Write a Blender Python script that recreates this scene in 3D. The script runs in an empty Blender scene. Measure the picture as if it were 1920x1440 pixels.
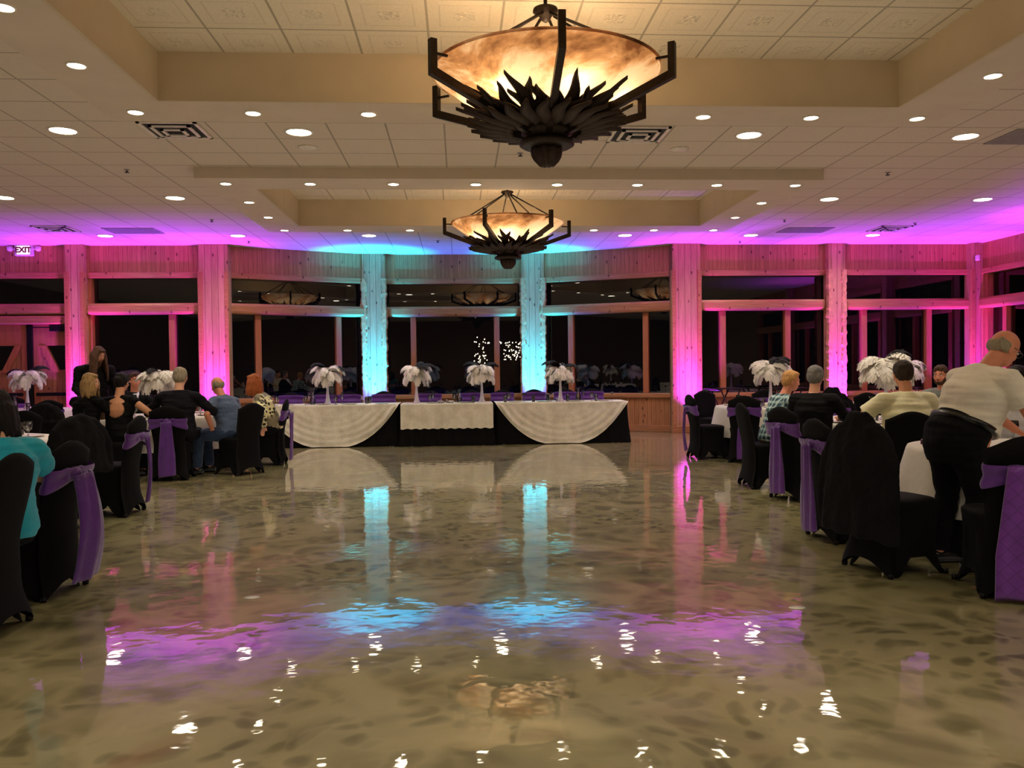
import bpy, bmesh, math, random
from mathutils import Vector, Matrix, noise, Euler
random.seed(7)
PI = math.pi
col = bpy.context.scene.collection
sc = bpy.context.scene
sc.view_settings.view_transform = 'Standard'
sc.view_settings.look = 'None'
sc.view_settings.exposure = 0.0
CAMZ = 1.38
ZC, ZB, ZCOF = 3.93, 3.79, 4.225      # tile ceiling, dropped band, coffer lid

# ------------------------------------------------------------------ helpers
def V(*a): return Vector(a)
def srgb(r, g, b):
    f = lambda c: (c/255/12.92) if c/255 <= .04045 else ((c/255+.055)/1.055)**2.4
    return (f(r), f(g), f(b), 1)
def tag(o, label=None, cat=None, group=None, kind=None):
    if label: o['label'] = label
    if cat: o['category'] = cat
    if group: o['group'] = group
    if kind: o['kind'] = kind
    return o
def obj(name, bm, mat=None, parent=None, smooth=True, loc=None, rot=None):
    if isinstance(bm, bmesh.types.BMesh):
        me = bpy.data.meshes.new(name); bm.to_mesh(me); bm.free()
    else: me = bm
    if smooth:
        for p in me.polygons: p.use_smooth = True
    if mat and not me.materials: me.materials.append(mat)
    o = bpy.data.objects.new(name, me); col.objects.link(o)
    if parent: o.parent = parent
    if loc is not None: o.location = loc
    if rot is not None: o.rotation_euler = rot
    return o
def empty(name, loc, rz=0, label=None, cat=None, group=None, kind=None):
    o = bpy.data.objects.new(name, None); col.objects.link(o)
    o.empty_display_size = .1; o.location = loc; o.rotation_euler = (0, 0, rz)
    return tag(o, label, cat, group, kind)
KIDS = {}
def copy_tree(o, parent=None):
    c = o.copy(); col.objects.link(c)
    if parent: c.parent = parent
    for ch in list(o.children): copy_tree(ch, c)
    return c
def box(bm, x0, x1, y0, y1, z0, z1, bev=0):
    vs = [bm.verts.new((x, y, z)) for x in (x0, x1) for y in (y0, y1) for z in (z0, z1)]
    fs = []
    for q in ((0,1,3,2),(4,6,7,5),(0,4,5,1),(2,3,7,6),(0,2,6,4),(1,5,7,3)):
        fs.append(bm.faces.new([vs[i] for i in q]))
    if bev:
        es = list({e for f in fs for e in f.edges})
        bmesh.ops.bevel(bm, geom=es, offset=bev, segments=2, affect='EDGES', profile=.5)
def ring_loft(bm, rings, closed=True, cap=True):
    L = []
    for r in rings: L.append([bm.verts.new(p) for p in r])
    n = len(rings[0])
    for a, b in zip(L, L[1:]):
        for i in range(n if closed else n-1):
            j = (i+1) % n
            bm.faces.new((a[i], a[j], b[j], b[i]))
    if cap and closed:
        bm.faces.new(list(reversed(L[0]))); bm.faces.new(L[-1])
    return L
def lathe(bm, prof, n=24, c=(0,0,0), cap=True, fold=None):
    rings = []
    for k, (r, z) in enumerate(prof):
        rr = []
        for i in range(n):
            a = 2*PI*i/n
            q = r + (fold(a, k, z) if fold else 0)
            rr.append((c[0]+q*math.cos(a), c[1]+q*math.sin(a), c[2]+z))
        rings.append(rr)
    ring_loft(bm, rings, cap=cap)
def tube(bm, pts, rad, n=10, flat=1.0, side=None, cap=True):
    """tapered tube; rad per point or (rx, ry) tuples; side = reference lateral axis"""
    pts = [Vector(p) for p in pts]; rings = []
    if not isinstance(rad, (list, tuple)): rad = [rad]*len(pts)
    ref = Vector(side) if side else None
    prev = None
    for i, p in enumerate(pts):
        t = (pts[min(i+1, len(pts)-1)] - pts[max(i-1, 0)]).normalized()
        if ref is not None: s = (ref - t*ref.dot(t))
        elif prev is not None: s = prev - t*prev.dot(t)
        else: s = (V(1,0,0) if abs(t.x) < .8 else V(0,1,0)); s = s - t*s.dot(t)
        s.normalize(); prev = s; u = t.cross(s)
        r = rad[i]; rx, ry = r if isinstance(r, tuple) else (r, r*flat)
        rings.append([p + s*rx*math.cos(2*PI*k/n) + u*ry*math.sin(2*PI*k/n) for k in range(n)])
    ring_loft(bm, rings, cap=cap)
def capsule(bm, a, b, ra, rb, n=12):
    """tapered capsule made of rounded rings"""
    a, b = Vector(a), Vector(b); d = (b-a).normalized()
    pts, rr = [], []
    for k in (-.98, -.8, -.5): pts.append(a + d*ra*k); rr.append(ra*math.sqrt(1-k*k))
    pts.append(a); rr.append(ra); pts.append((a+b)/2); rr.append((ra+rb)/2); pts.append(b); rr.append(rb)
    for k in (.5, .8, .98): pts.append(b + d*rb*k); rr.append(rb*math.sqrt(1-k*k))
    tube(bm, pts, rr, n)
def ellip(bm, c, r, rot=None, seg=16):
    m = Matrix.Translation(Vector(c)) @ (rot.to_4x4() if rot else Matrix.Identity(4)) @ Matrix.Diagonal((*r, 1))
    bmesh.ops.create_uvsphere(bm, u_segments=seg, v_segments=max(8, seg*3//4), radius=1, matrix=m)
def remesh(bm, voxel, smooth=3, disp=None):
    me = bpy.data.meshes.new('tmp'); bmesh.ops.recalc_face_normals(bm, faces=bm.faces); bm.to_mesh(me); bm.free()
    o = bpy.data.objects.new('tmp', me); col.objects.link(o)
    m = o.modifiers.new('r', 'REMESH'); m.mode = 'VOXEL'; m.voxel_size = voxel; m.use_smooth_shade = True
    if smooth:
        s = o.modifiers.new('s', 'SMOOTH'); s.iterations = smooth; s.factor = .5
    dg = bpy.context.evaluated_depsgraph_get(); dg.update()
    out = bpy.data.meshes.new_from_object(o.evaluated_get(dg))
    bpy.data.objects.remove(o); bpy.data.meshes.remove(me)
    if disp:
        nn = [v.normal.copy() for v in out.vertices]
        for v, n in zip(out.vertices, nn): v.co += n*disp(v.co)
    return out

# ------------------------------------------------------------------ materials
class NT:
    def __init__(s, name):
        s.m = bpy.data.materials.new(name); s.m.use_nodes = True
        s.t = s.m.node_tree; s.b = s.t.nodes['Principled BSDF']; s.out = s.t.nodes['Material Output']
    def n(s, typ, **k):
        x = s.t.nodes.new(typ)
        for a, v in k.items():
            if a in x.inputs.keys(): x.inputs[a].default_value = v
            else: setattr(x, a, v)
        return x
    def l(s, a, b): s.t.links.new(a, b)
    def coord(s, scale=(1,1,1), kind='Object', rot=(0,0,0), loc=(0,0,0)):
        c = s.n('ShaderNodeTexCoord'); m = s.n('ShaderNodeMapping')
        m.inputs['Scale'].default_value = scale; m.inputs['Rotation'].default_value = rot; m.inputs['Location'].default_value = loc
        s.l(c.outputs[kind], m.inputs['Vector']); return m.outputs[0]
    def noise(s, vec, scale, detail=3, rough=.5, dist=0):
        x = s.n('ShaderNodeTexNoise'); x.inputs['Scale'].default_value = scale; x.inputs['Detail'].default_value = detail
        x.inputs['Roughness'].default_value = rough; x.inputs['Distortion'].default_value = dist
        if vec: s.l(vec, x.inputs['Vector'])
        return x.outputs['Fac']
    def ramp(s, fac, stops, interp='LINEAR'):
        r = s.n('ShaderNodeValToRGB'); e = r.color_ramp.elements; r.color_ramp.interpolation = interp
        while len(e) < len(stops): e.new(.5)
        for q, (p, c) in zip(e, stops): q.position = p; q.color = c if len(c) == 4 else (*c, 1)
        s.l(fac, r.inputs[0]); return r.outputs[0]
    def mix(s, fac, a, b, mode='MIX'):
        x = s.n('ShaderNodeMix', data_type='RGBA', blend_type=mode)
        for k, v in ((0, fac), (6, a), (7, b)):
            if hasattr(v, 'is_output') or isinstance(v, bpy.types.NodeSocket): s.l(v, x.inputs[k])
            else: x.inputs[k].default_value = v
        return x.outputs[2]
    def math(s, op, a, b=0):
        x = s.n('ShaderNodeMath', operation=op)
        for k, v in ((0, a), (1, b)):
            if isinstance(v, bpy.types.NodeSocket): s.l(v, x.inputs[k])
            else: x.inputs[k].default_value = v
        return x.outputs[0]
    def bump(s, h, strength=.3, dist=.01):
        b = s.n('ShaderNodeBump'); b.inputs['Strength'].default_value = strength; b.inputs['Distance'].default_value = dist
        s.l(h, b.inputs['Height']); s.l(b.outputs[0], s.b.inputs['Normal'])
    def set(s, **k):
        names = dict(col='Base Color', rough='Roughness', metal='Metallic', spec='Specular IOR Level', coat='Coat Weight',
                     coatr='Coat Roughness', em='Emission Color', ems='Emission Strength', sheen='Sheen Weight', trans='Transmission Weight', ior='IOR', alpha='Alpha')
        for a, v in k.items():
            i = s.b.inputs[names[a]]
            if isinstance(v, bpy.types.NodeSocket): s.l(v, i)
            else: i.default_value = v
        return s.m
def plain(name, c, rough=.6, metal=0, var=.12, scale=20, bump=0, **k):
    t = NT(name); v = t.coord()
    f = t.noise(v, scale, 3)
    dark = tuple(x*(1-var) for x in c[:3]) + (1,); lite = tuple(min(1, x*(1+var)) for x in c[:3]) + (1,)
    t.set(col=t.ramp(f, [(.3, dark), (.7, lite)]), rough=rough, metal=metal, **k)
    if bump: t.bump(f, bump)
    return t.m

def m_floor():
    t = NT('epoxy_floor'); v = t.coord()
    warp = t.n('ShaderNodeTexNoise'); warp.inputs['Scale'].default_value = 1.3; warp.inputs['Detail'].default_value = 3; t.l(v, warp.inputs['Vector'])
    vm = t.n('ShaderNodeVectorMath', operation='MULTIPLY_ADD'); t.l(warp.outputs['Color'], vm.inputs[0]); vm.inputs[1].default_value = (.7,.7,0); t.l(v, vm.inputs[2])
    w = vm.outputs[0]
    vo = t.n('ShaderNodeTexVoronoi', feature='SMOOTH_F1'); vo.inputs['Scale'].default_value = 4.2; vo.inputs['Smoothness'].default_value = .35; t.l(w, vo.inputs['Vector'])
    vo2 = t.n('ShaderNodeTexVoronoi', feature='SMOOTH_F1'); vo2.inputs['Scale'].default_value = 9.0; vo2.inputs['Smoothness'].default_value = .3; t.l(w, vo2.inputs['Vector'])
    cells = t.ramp(vo.outputs['Distance'], [(.06, srgb(78,74,54)), (.30, srgb(106,101,76)), (.46, srgb(150,143,112)), (.62, srgb(172,164,134))])
    cells2 = t.ramp(vo2.outputs['Distance'], [(.10, srgb(80,76,56)), (.34, srgb(112,106,80)), (.52, srgb(164,156,124))])
    patch = t.ramp(t.noise(w, 1.1, 4, .6), [(.38, (0,0,0,1)), (.62, (1,1,1,1))])
    a = t.mix(patch, cells, cells2)
    smokeband = t.ramp(t.noise(w, .8, 5, .62, .6), [(.35, srgb(84,82,58)), (.55, srgb(140,134,100)), (.75, srgb(184,174,142))])
    a = t.mix(.40, a, smokeband)
    green = t.ramp(t.noise(v, .45, 2), [(.4, srgb(168,156,126)), (.6, srgb(150,150,104))])
    a = t.mix(.45, a, green, 'OVERLAY')
    brown = t.ramp(t.noise(w, .9, 3, .5, 1), [(.66, (0,0,0,1)), (.8, (1,1,1,1))])
    a = t.mix(t.math('MULTIPLY', brown, .5), a, srgb(120,84,50))
    t.set(col=a, rough=.5, coat=1.0, coatr=.03, spec=.08)
    t.b.inputs['Coat IOR'].default_value = 1.48
    h = t.noise(v, 6.0, 2, .5); h2 = t.noise(v, 1.6, 2)
    hh = t.math('ADD', h, t.math('MULTIPLY', h2, 1.3))
    b = t.n('ShaderNodeBump'); b.inputs['Strength'].default_value = .18; b.inputs['Distance'].default_value = .010
    t.l(hh, b.inputs['Height']); t.l(b.outputs[0], t.b.inputs['Coat Normal']); t.l(b.outputs[0], t.b.inputs['Normal'])
    return t.m
def m_tiles(name, emboss=False, ox=0, oy=0, base=srgb(214,200,180)):
    t = NT(name); v = t.coord()
    sp = t.n('ShaderNodeSeparateXYZ'); t.l(v, sp.inputs[0])
    def cell(o, off): return t.math('FRACT', t.math('DIVIDE', t.math('ADD', o, -off + 61.0), .61))
    fx, fy = cell(sp.outputs[0], ox), cell(sp.outputs[1], oy)
    def edge(f):  # distance from the nearest grid line 0..0.5
        return t.math('SUBTRACT', .5, t.math('ABSOLUTE', t.math('SUBTRACT', f, .5)))
    e = t.math('MINIMUM', edge(fx), edge(fy))
    line = t.math('LESS_THAN', e, .016)
    n = t.noise(v, 60, 3)
    c = t.ramp(n, [(.3, tuple(x*.9 for x in base[:3])), (.7, base[:3])])
    c = t.mix(t.math('MULTIPLY', line, .55), c, srgb(110,96,80))
    if emboss:
        r = t.math('GREATER_THAN', e, .17); r2 = t.math('GREATER_THAN', e, .25)
        fl = t.n('ShaderNodeTexVoronoi'); fl.inputs['Scale'].default_value = 26; t.l(v, fl.inputs['Vector'])
        ctr = t.math('MULTIPLY', t.math('GREATER_THAN', e, .36), fl.outputs['Distance'])
        h = t.math('ADD', t.math('SUBTRACT', r, t.math('MULTIPLY', r2, .7)), ctr)
        h = t.math('SUBTRACT', h, line); t.bump(h, .9, .02)
        ln = t.math('MULTIPLY', t.math('LESS_THAN', t.math('ABSOLUTE', t.math('SUBTRACT', e, .17)), .012), .18)
        c = t.mix(ln, c, srgb(150,136,112))
    else: t.bump(t.math('SUBTRACT', t.math('MULTIPLY', n, .15), line), .6, .01)
    t.set(col=c, rough=.85, spec=.2); return t.m
def m_wood(name, board=.092, c1=srgb(196,138,92), c2=srgb(158,100,62), knots=True, vertical=True):
    t = NT(name); v = t.coord()
    sp = t.n('ShaderNodeSeparateXYZ'); t.l(v, sp.inputs[0])
    x = sp.outputs[0] if vertical else sp.outputs[2]
    b = t.math('DIVIDE', x, board); idx = t.math('FLOOR', b); fr = t.math('FRACT', b)
    wn = t.n('ShaderNodeTexWhiteNoise', noise_dimensions='1D'); t.l(idx, wn.inputs['W'])
    g = t.coord((24,24,1.6) if vertical else (1.6,24,24)); gr = t.noise(g, 1.6, 5, .6, .4)
    c = t.ramp(gr, [(.25, c2), (.7, c1)])
    c = t.mix(t.math('MULTIPLY', wn.outputs['Value'], .35), c, tuple(q*.55 for q in c2[:3])+(1,))
    if board < 1:
        gap = t.math('LESS_THAN', fr, .07); c = t.mix(t.math('MULTIPLY', gap, .7), c, srgb(70,36,22))
    if knots:
        kc = t.coord((5.2,5.2,2.6)); vo = t.n('ShaderNodeTexVoronoi'); vo.inputs['Scale'].default_value = 1.5; t.l(kc, vo.inputs['Vector'])
        k = t.ramp(vo.outputs['Distance'], [(.09, (1,1,1,1)), (.17, (0,0,0,1))]); c = t.mix(t.math('MULTIPLY', k, .85), c, srgb(74,34,22))
    t.set(col=c, rough=.42, spec=.4)
    t.bump(gr, .1)
    return t.m
def m_fabric(name, c, rough=.8, var=.2, wr=.4, scale=9, sheen=.15, quilt=False):
    t = NT(name); v = t.coord()
    n = t.noise(v, scale, 4, .6); w = t.noise(v, 160, 2)
    dk = tuple(q*(1-var) for q in c[:3]); lt = tuple(min(1, q*(1+var)) for q in c[:3])
    cc = t.ramp(n, [(.3, dk), (.7, lt)])
    if max(c[:3]) < .012: sheen = 0
    h = t.math('ADD', n, t.math('MULTIPLY', w, .15))
    if quilt:
        sp = t.n('ShaderNodeSeparateXYZ'); t.l(v, sp.inputs[0])
        a = t.math('FRACT', t.math('MULTIPLY', t.math('ADD', sp.outputs[0], sp.outputs[2]), 11)); b = t.math('FRACT', t.math('MULTIPLY', t.math('SUBTRACT', sp.outputs[0], sp.outputs[2]), 11))
        q = t.math('MAXIMUM', t.math('LESS_THAN', a, .06), t.math('LESS_THAN', b, .06))
        cc = t.mix(t.math('MULTIPLY', q, .55), cc, tuple(x*.25 for x in c[:3])+(1,)); h = t.math('SUBTRACT', h, t.math('MULTIPLY', q, .4))
    t.set(col=cc, rough=rough, sheen=sheen, spec=.08 if max(c[:3]) < .012 else .3); t.bump(h, wr, .02)
    return t.m
def m_sequin():
    t = NT('sequin_cloth'); v = t.coord()
    vo = t.n('ShaderNodeTexVoronoi'); vo.inputs['Scale'].default_value = 90; t.l(v, vo.inputs['Vector'])
    n = t.noise(v, 5, 4)
    c = t.ramp(n, [(.3, srgb(208,201,180)), (.7, srgb(236,231,212))])
    sp = t.n('ShaderNodeSeparateColor'); t.l(vo.outputs['Color'], sp.inputs[0])
    hit = t.math('GREATER_THAN', sp.outputs[0], .95)
    t.set(col=c, rough=t.ramp(hit, [(0, (.5,.5,.5,1)), (1, (.12,.12,.12,1))]), metal=t.math('MULTIPLY', hit, .2), spec=.5)
    t.bump(t.math('ADD', t.math('MULTIPLY', sp.outputs[1], .5), n), .5, .012)
    return t.m
def m_glass(name='window_glass', ior=1.75, tint=(.55,.55,.6,1), rough=0.0):
    t = NT(name); t.t.nodes.remove(t.b)
    fr = t.n('ShaderNodeFresnel'); fr.inputs[0].default_value = ior
    tr = t.n('ShaderNodeBsdfTransparent'); tr.inputs[0].default_value = tint
    gl = t.n('ShaderNodeBsdfGlossy'); gl.inputs['Roughness'].default_value = rough
    mx = t.n('ShaderNodeMixShader'); t.l(fr.outputs[0], mx.inputs[0]); t.l(tr.outputs[0], mx.inputs[1]); t.l(gl.outputs[0], mx.inputs[2])
    t.l(mx.outputs[0], t.out.inputs[0]); return t.m
def m_emit(name, c, s):
    t = NT(name); t.set(col=c, em=c, ems=s); return t.m
def m_alabaster():
    t = NT('alabaster'); v = t.coord((1,1,1.6))
    n = t.noise(v, 1.7, 5, .6, .5)
    c = t.ramp(n, [(.36, srgb(128,88,62)), (.46, srgb(214,168,126)), (.53, srgb(246,226,200)), (.8, srgb(255,246,234))])
    tl = t.n('ShaderNodeBsdfTranslucent'); df = t.n('ShaderNodeBsdfDiffuse'); mx = t.n('ShaderNodeMixShader'); mx.inputs[0].default_value = .45
    t.l(c, tl.inputs[0]); t.l(c, df.inputs[0]); t.l(tl.outputs[0], mx.inputs[1]); t.l(df.outputs[0], mx.inputs[2])
    t.l(mx.outputs[0], t.out.inputs[0]); return t.m
def m_plaid():
    t = NT('plaid_shirt'); v = t.coord(); sp = t.n('ShaderNodeSeparateXYZ'); t.l(v, sp.inputs[0])
    a = t.math('LESS_THAN', t.math('FRACT', t.math('MULTIPLY', sp.outputs[0], 16)), .42)
    b = t.math('LESS_THAN', t.math('FRACT', t.math('MULTIPLY', sp.outputs[2], 16)), .42)
    l1 = t.math('LESS_THAN', t.math('FRACT', t.math('ADD', t.math('MULTIPLY', sp.outputs[0], 16), .3)), .1)
    l2 = t.math('LESS_THAN', t.math('FRACT', t.math('ADD', t.math('MULTIPLY', sp.outputs[2], 16), .3)), .1)
    c = t.mix(t.math('MULTIPLY', t.math('ADD', a, b), .5), srgb(120,160,165), srgb(24,44,56))
    c = t.mix(t.math('MAXIMUM', l1, l2), c, srgb(215,225,215))
    t.set(col=c, rough=.85); return t.m
def m_leopard():
    t = NT('leopard_blouse'); v = t.coord(); vo = t.n('ShaderNodeTexVoronoi'); vo.inputs['Scale'].default_value = 17; vo.inputs['Randomness'].default_value = .8; t.l(v, vo.inputs['Vector'])
    big = t.noise(v, 3.2, 2)
    c = t.ramp(vo.outputs['Distance'], [(.28, srgb(22,18,14)), (.40, srgb(60,50,34)), (.47, srgb(236,228,170))])
    c = t.mix(t.ramp(big, [(.5, (0,0,0,1)), (.6, (1,1,1,1))]), c, srgb(120,108,84))
    t.set(col=c, rough=.6); return t.m
def m_hair(name, c, c2=None):
    t = NT(name); v = t.coord((60,60,9)); n = t.noise(v, 1.2, 4, .7, .5)
    c2 = c2 or tuple(q*1.9 for q in c[:3])+(1,)
    t.set(col=t.ramp(n, [(.3, c), (.75, c2)]), rough=.6, spec=.2); t.bump(n, .7, .01); return t.m

M = dict(
 floor=m_floor(),
 tile=m_tiles('ceiling_tiles', ox=.48+.0, oy=.79), coftile=m_tiles('embossed_tiles', True, ox=.38, oy=.38, base=srgb(226,214,190)),
 band=plain('soffit_paint', srgb(206,190,168), .8, var=.04, scale=3), fascia=plain('fascia_paint', srgb(200,182,152), .85, var=.04, scale=3),
 pine=m_wood('knotty_pine_boards'), beam=m_wood('pine_beam', board=50, knots=True, vertical=False),
 post=m_wood('pine_post', board=.13, knots=True, c1=srgb(206,160,124), c2=srgb(176,126,92)), mull=m_wood('pine_mullion', board=50, c1=srgb(196,124,82), c2=srgb(160,94,58), knots=False),
 livedge=plain('live_edge_pine', srgb(196,146,104), .6, var=.25, scale=14, bump=.6),
 backwall=plain('back_wall_paint', srgb(120,98,80), .8), glass=m_glass(), tglass=m_glass('drinking_glass', 2.0, (.97,.98,1,1), .05),
 bronze=plain('dark_bronze', srgb(46,34,24), .5, .6, var=.3, scale=30, bump=.4), leaf=plain('bronze_leaf', srgb(52,37,25), .55, .5, var=.35, scale=18, bump=.5),
 alab=m_alabaster(), lamp=m_emit('can_lamp', (1,.86,.62,1), 28), lamp2=m_emit('small_can_lamp', (1,.84,.58,1), 24), bulb=m_emit('fairy_bulb', (1,.85,.5,1), 12),
 trimring=plain('white_trim_metal', srgb(225,215,200), .4), vent=plain('vent_metal', srgb(196,190,184), .4, .3), dark=plain('vent_shade_and_deflector', srgb(44,42,44), .8),
 greyslab=plain('grey_access_panel', srgb(150,140,140), .9),
 black=m_fabric('black_spandex', srgb(13,12,13), .75, .15, .2, 4, .05), blackcloth=m_fabric('black_tablecloth', srgb(17,16,17), .85, .15, .3), 
 purple=m_fabric('purple_satin', srgb(84,36,120), .42, .2, .5, 8, .3), quilt=m_fabric('quilted_purple_taffeta', srgb(104,44,138), .42, .2, .3, 8, .3, quilt=True),
 napkin=m_fabric('plum_napkin', srgb(84,30,72), .6), white=m_fabric('white_cloth', srgb(214,208,196), .6, .05, .35, 7), sequin=m_sequin(),
 china=plain('white_china', srgb(232,228,216), .2, var=.03), water=m_glass('water', 1.7, (.93,.96,1,1), .08), candle=plain('orange_drink', srgb(206,92,60), .4),
 vase=plain('frosted_vase', srgb(230,226,232), .25, var=.05), wfeather=plain('white_feather', srgb(240,234,224), .8, var=.06), bfeather=plain('black_feather', srgb(14,12,14), .8),
 steel=plain('brushed_steel', srgb(170,168,165), .3, .9), blackmetal=plain('black_metal', srgb(20,18,18), .45, .5), exitface=m_emit('exit_face', (1,.96,.94,1), .95), exitletter=plain('exit_letter', srgb(110,20,40), .6),
 plastic=plain('white_plastic', srgb(225,220,225), .5), led_c=m_emit('cyan_led', (0,.75,1,1), 20), led_m=m_emit('magenta_led', (.8,.02,1,1), 20), led_b=m_emit('blue_led', (.15,.1,1,1), 30),
 night=plain('night_ground', srgb(6,6,7), .95), bark=plain('tree_bark', srgb(26,20,16), .9), darkwood=plain('dark_stained_wood', srgb(48,24,18), .45),
 outlet=plain('dark_outlet', srgb(40,24,22), .5),
)

# ------------------------------------------------------------------ camera
cd = bpy.data.cameras.new('camera'); cam = bpy.data.objects.new('camera', cd); col.objects.link(cam)
cd.sensor_width = 36; cd.lens = 36*1560/1920; cd.clip_start = .05; cd.clip_end = 200
yaw, pitch, roll = math.atan(98/1560), math.atan(29.3/1560), .011
f = V(math.sin(yaw)*math.cos(pitch), math.cos(yaw)*math.cos(pitch), -math.sin(pitch)); r = V(math.cos(yaw), -math.sin(yaw), 0); u = r.cross(f)
r2 = r*math.cos(roll) - u*math.sin(roll); u2 = u*math.cos(roll) + r*math.sin(roll)
cam.matrix_world = Matrix(((r2.x, u2.x, -f.x, 0), (r2.y, u2.y, -f.y, 0), (r2.z, u2.z, -f.z, CAMZ), (0,0,0,1)))
sc.camera = cam
w = bpy.data.worlds.new('night'); sc.world = w; w.use_nodes = True
w.node_tree.nodes['Background'].inputs[0].default_value = (.02,.02,.03,1); w.node_tree.nodes['Background'].inputs[1].default_value = .12

# ------------------------------------------------------------------ room shell
XL, XR, YB = -12.5, 11.1, -7.0
YW = 17.2                                   # straight part of the far wall
BAY = [(-4.9, YW), (-1.86, 18.62), (1.65, 18.62), (4.68, YW)]
bm = bmesh.new(); box(bm, XL-.3, XR+.3, YB-.3, 19.2, -.1, 0); tag(obj('floor', bm, M['floor'], smooth=False), kind='structure')
# tile ceiling with two rectangular openings
CX0, CX1 = -2.67, 4.17; HOLES = [(CX0, CX1, 4.65, 7.64), (CX0, CX1, 11.22, 14.11)]
bm = bmesh.new()
def cslab(x0, x1, y0, y1): box(bm, x0, x1, y0, y1, ZC, ZC+.05)
cslab(XL-.3, CX0, YB-.3, 19.2); cslab(CX1, XR+.3, YB-.3, 19.2)
ys = [YB-.3, 4.65, 7.64, 11.22, 14.11, 19.2]
for a, b in ((0,1),(2,3),(4,5)): cslab(CX0, CX1, ys[a], ys[b])
ceil = tag(obj('ceiling', bm, M['tile'], smooth=False), kind='structure')
n = 1
for (x0, x1, y0, y1) in HOLES:
    bm = bmesh.new(); W = .60
    for a in ((x0-W, x1+W, y0-W, y0), (x0-W, x1+W, y1, y1+W), (x0-W, x0, y0, y1), (x1, x1+W, y0, y1)):
        box(bm, a[0], a[1], a[2], a[3], ZB, ZC)
    tag(obj('trim_%d' % n, bm, M['band'], smooth=False), kind='structure'); n += 1
    bm = bmesh.new(); t_ = .03
    box(bm, x0, x1, y0, y0+t_, ZB, ZCOF); box(bm, x0, x1, y1-t_, y1, ZB, ZCOF)
    box(bm, x0, x0+t_, y0+t_, y1-t_, ZB, ZCOF); box(bm, x1-t_, x1, y0+t_, y1-t_, ZB, ZCOF)
    tag(obj('trim_%d' % n, bm, M['fascia'], smooth=False), kind='structure'); n += 1
    bm = bmesh.new(); box(bm, x0-.05, x1+.05, y0-.05, y1+.05, ZCOF, ZCOF+.05)
    o = obj('ceiling_coffer', bm, M['coftile'], smooth=False); tag(o, kind='structure')
NTRIM = [n]
def trim(bm, mat, smooth=False, parent=None, **k):
    o = obj('trim_%d' % NTRIM[0], bm, mat, smooth=smooth, parent=parent, **k); NTRIM[0] += 1
    if not parent: tag(o, kind='structure')
    return o
# side and back walls
bm = bmesh.new(); box(bm, XL-.3, XR+.3, YB-.3, YB, 0, ZC); tag(obj('wall_back', bm, M['backwall'], smooth=False), kind='structure')
bm = bmesh.new(); box(bm, XL-.3, XL, YB, YW, 0, ZC); tag(obj('wall_left', bm, M['backwall'], smooth=False), kind='structure')
WIN = [0]
ZTR0, ZTR1, ZLW0, ZLW1 = 2.77, 3.28, .82, 2.54
def bay(p0, p1, mulls, name, reveal=(0,0), door=False, curve=0):
    """one wall bay between two points, local x along the wall, +y outward"""
    p0, p1 = V(*p0, 0), V(*p1, 0); d = p1-p0; L = d.length; rz = math.atan2(d.y, d.x)
    def put(nm, bm, mat, par=None, kind=True):
        o = obj(nm, bm, mat, par, smooth=False)
        if not par:
            o.location = p0; o.rotation_euler = (0, 0, rz)
            if kind: tag(o, kind='structure')
        return o
    bm = bmesh.new(); box(bm, 0, L, 0, .2, ZTR1+.06, ZC)
    if not door: box(bm, 0, L, 0, .2, 0, ZLW0-.08)
    put('wall_'+name, bm, M['pine'])
    WIN[0] += 1
    w = empty('window_%d' % WIN[0], p0, rz, kind='structure')
    def bar(nm, x0, x1, y0, y1, z0, z1, mat='beam', bev=.008):
        b = bmesh.new(); box(b, x0, x1, y0, y1, z0, z1, bev); return put(nm, b, M[mat], w)
    bar('head_board', 0, L, -.03, .2, ZTR1, ZTR1+.11)
    bar('transom_beam', 0, L, -.09, .2, ZLW1+.01, ZTR0, bev=.05)
    r0, r1 = reveal
    for (z0, z1, nm) in ((ZTR0, ZTR1, 'transom_pane'),) + (() if door else ((ZLW0, ZLW1, 'pane'),)):
        xs = [0, L] if nm == 'transom_pane' else [0] + [m*L for m in mulls] + [L]
        for a, b in zip(xs, xs[1:]):
            q = bmesh.new(); box(q, a+.01, b-.01, .15, .158, z0, z1); put(nm, q, M['glass'], w)
    for sx, wd in ((0, r0), (L, r1)):
        if wd:
            a, b = (sx, sx+wd) if sx == 0 else (sx-wd, sx)
            bar('jamb', a, b, .02, .2, ZTR0, ZTR1, 'mull'); 
            if not door: bar('jamb', a, b, .02, .2, ZLW0, ZLW1+.01, 'mull')
    if not door:
        for m in mulls: bar('mullion', m*L-.062, m*L+.062, .05, .2, ZLW0, ZLW1+.01, 'mull', .01)
        bar('sill', 0, L, -.06, .2, ZLW0-.10, ZLW0, bev=.02)
        b = bmesh.new(); box(b, 0, L, -.025, 0, 0, .14, .006)
        o = put('baseboard_'+name, b, M['beam'])
    return p0, rz, L
bay((-4.9+.0, YW), BAY[1], (.25, .76), 'far_left_bay', (.0,.09))
bay(BAY[1], BAY[2], (.24, .77), 'far_centre', (.09,.09))
bay(BAY[2], BAY[3], (.26, .76), 'far_right_bay', (.09,.0))
bay((4.68, YW), (7.93, YW), (.27, .70), 'far_right', (.0,.13))
bay((7.93, YW), (XR, YW), (.22, .67), 'far_corner', (.0,.13))
bay((-7.55, YW), (-4.9, YW), (.66,), 'far_left', (.20,.0))
bay((-10.75, YW), (-7.55, YW), (), 'far_door', (0,0), door=True)
bay((XL, YW), (-10.75, YW), (.5,), 'far_end', (0,0))
yy = YW
for k in range(4):
    bay((XR, yy), (XR, yy-3.2), (.25,.72), 'right_%s' % ('abcd'[k]), (.3,.1)); yy -= 3.2
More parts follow.
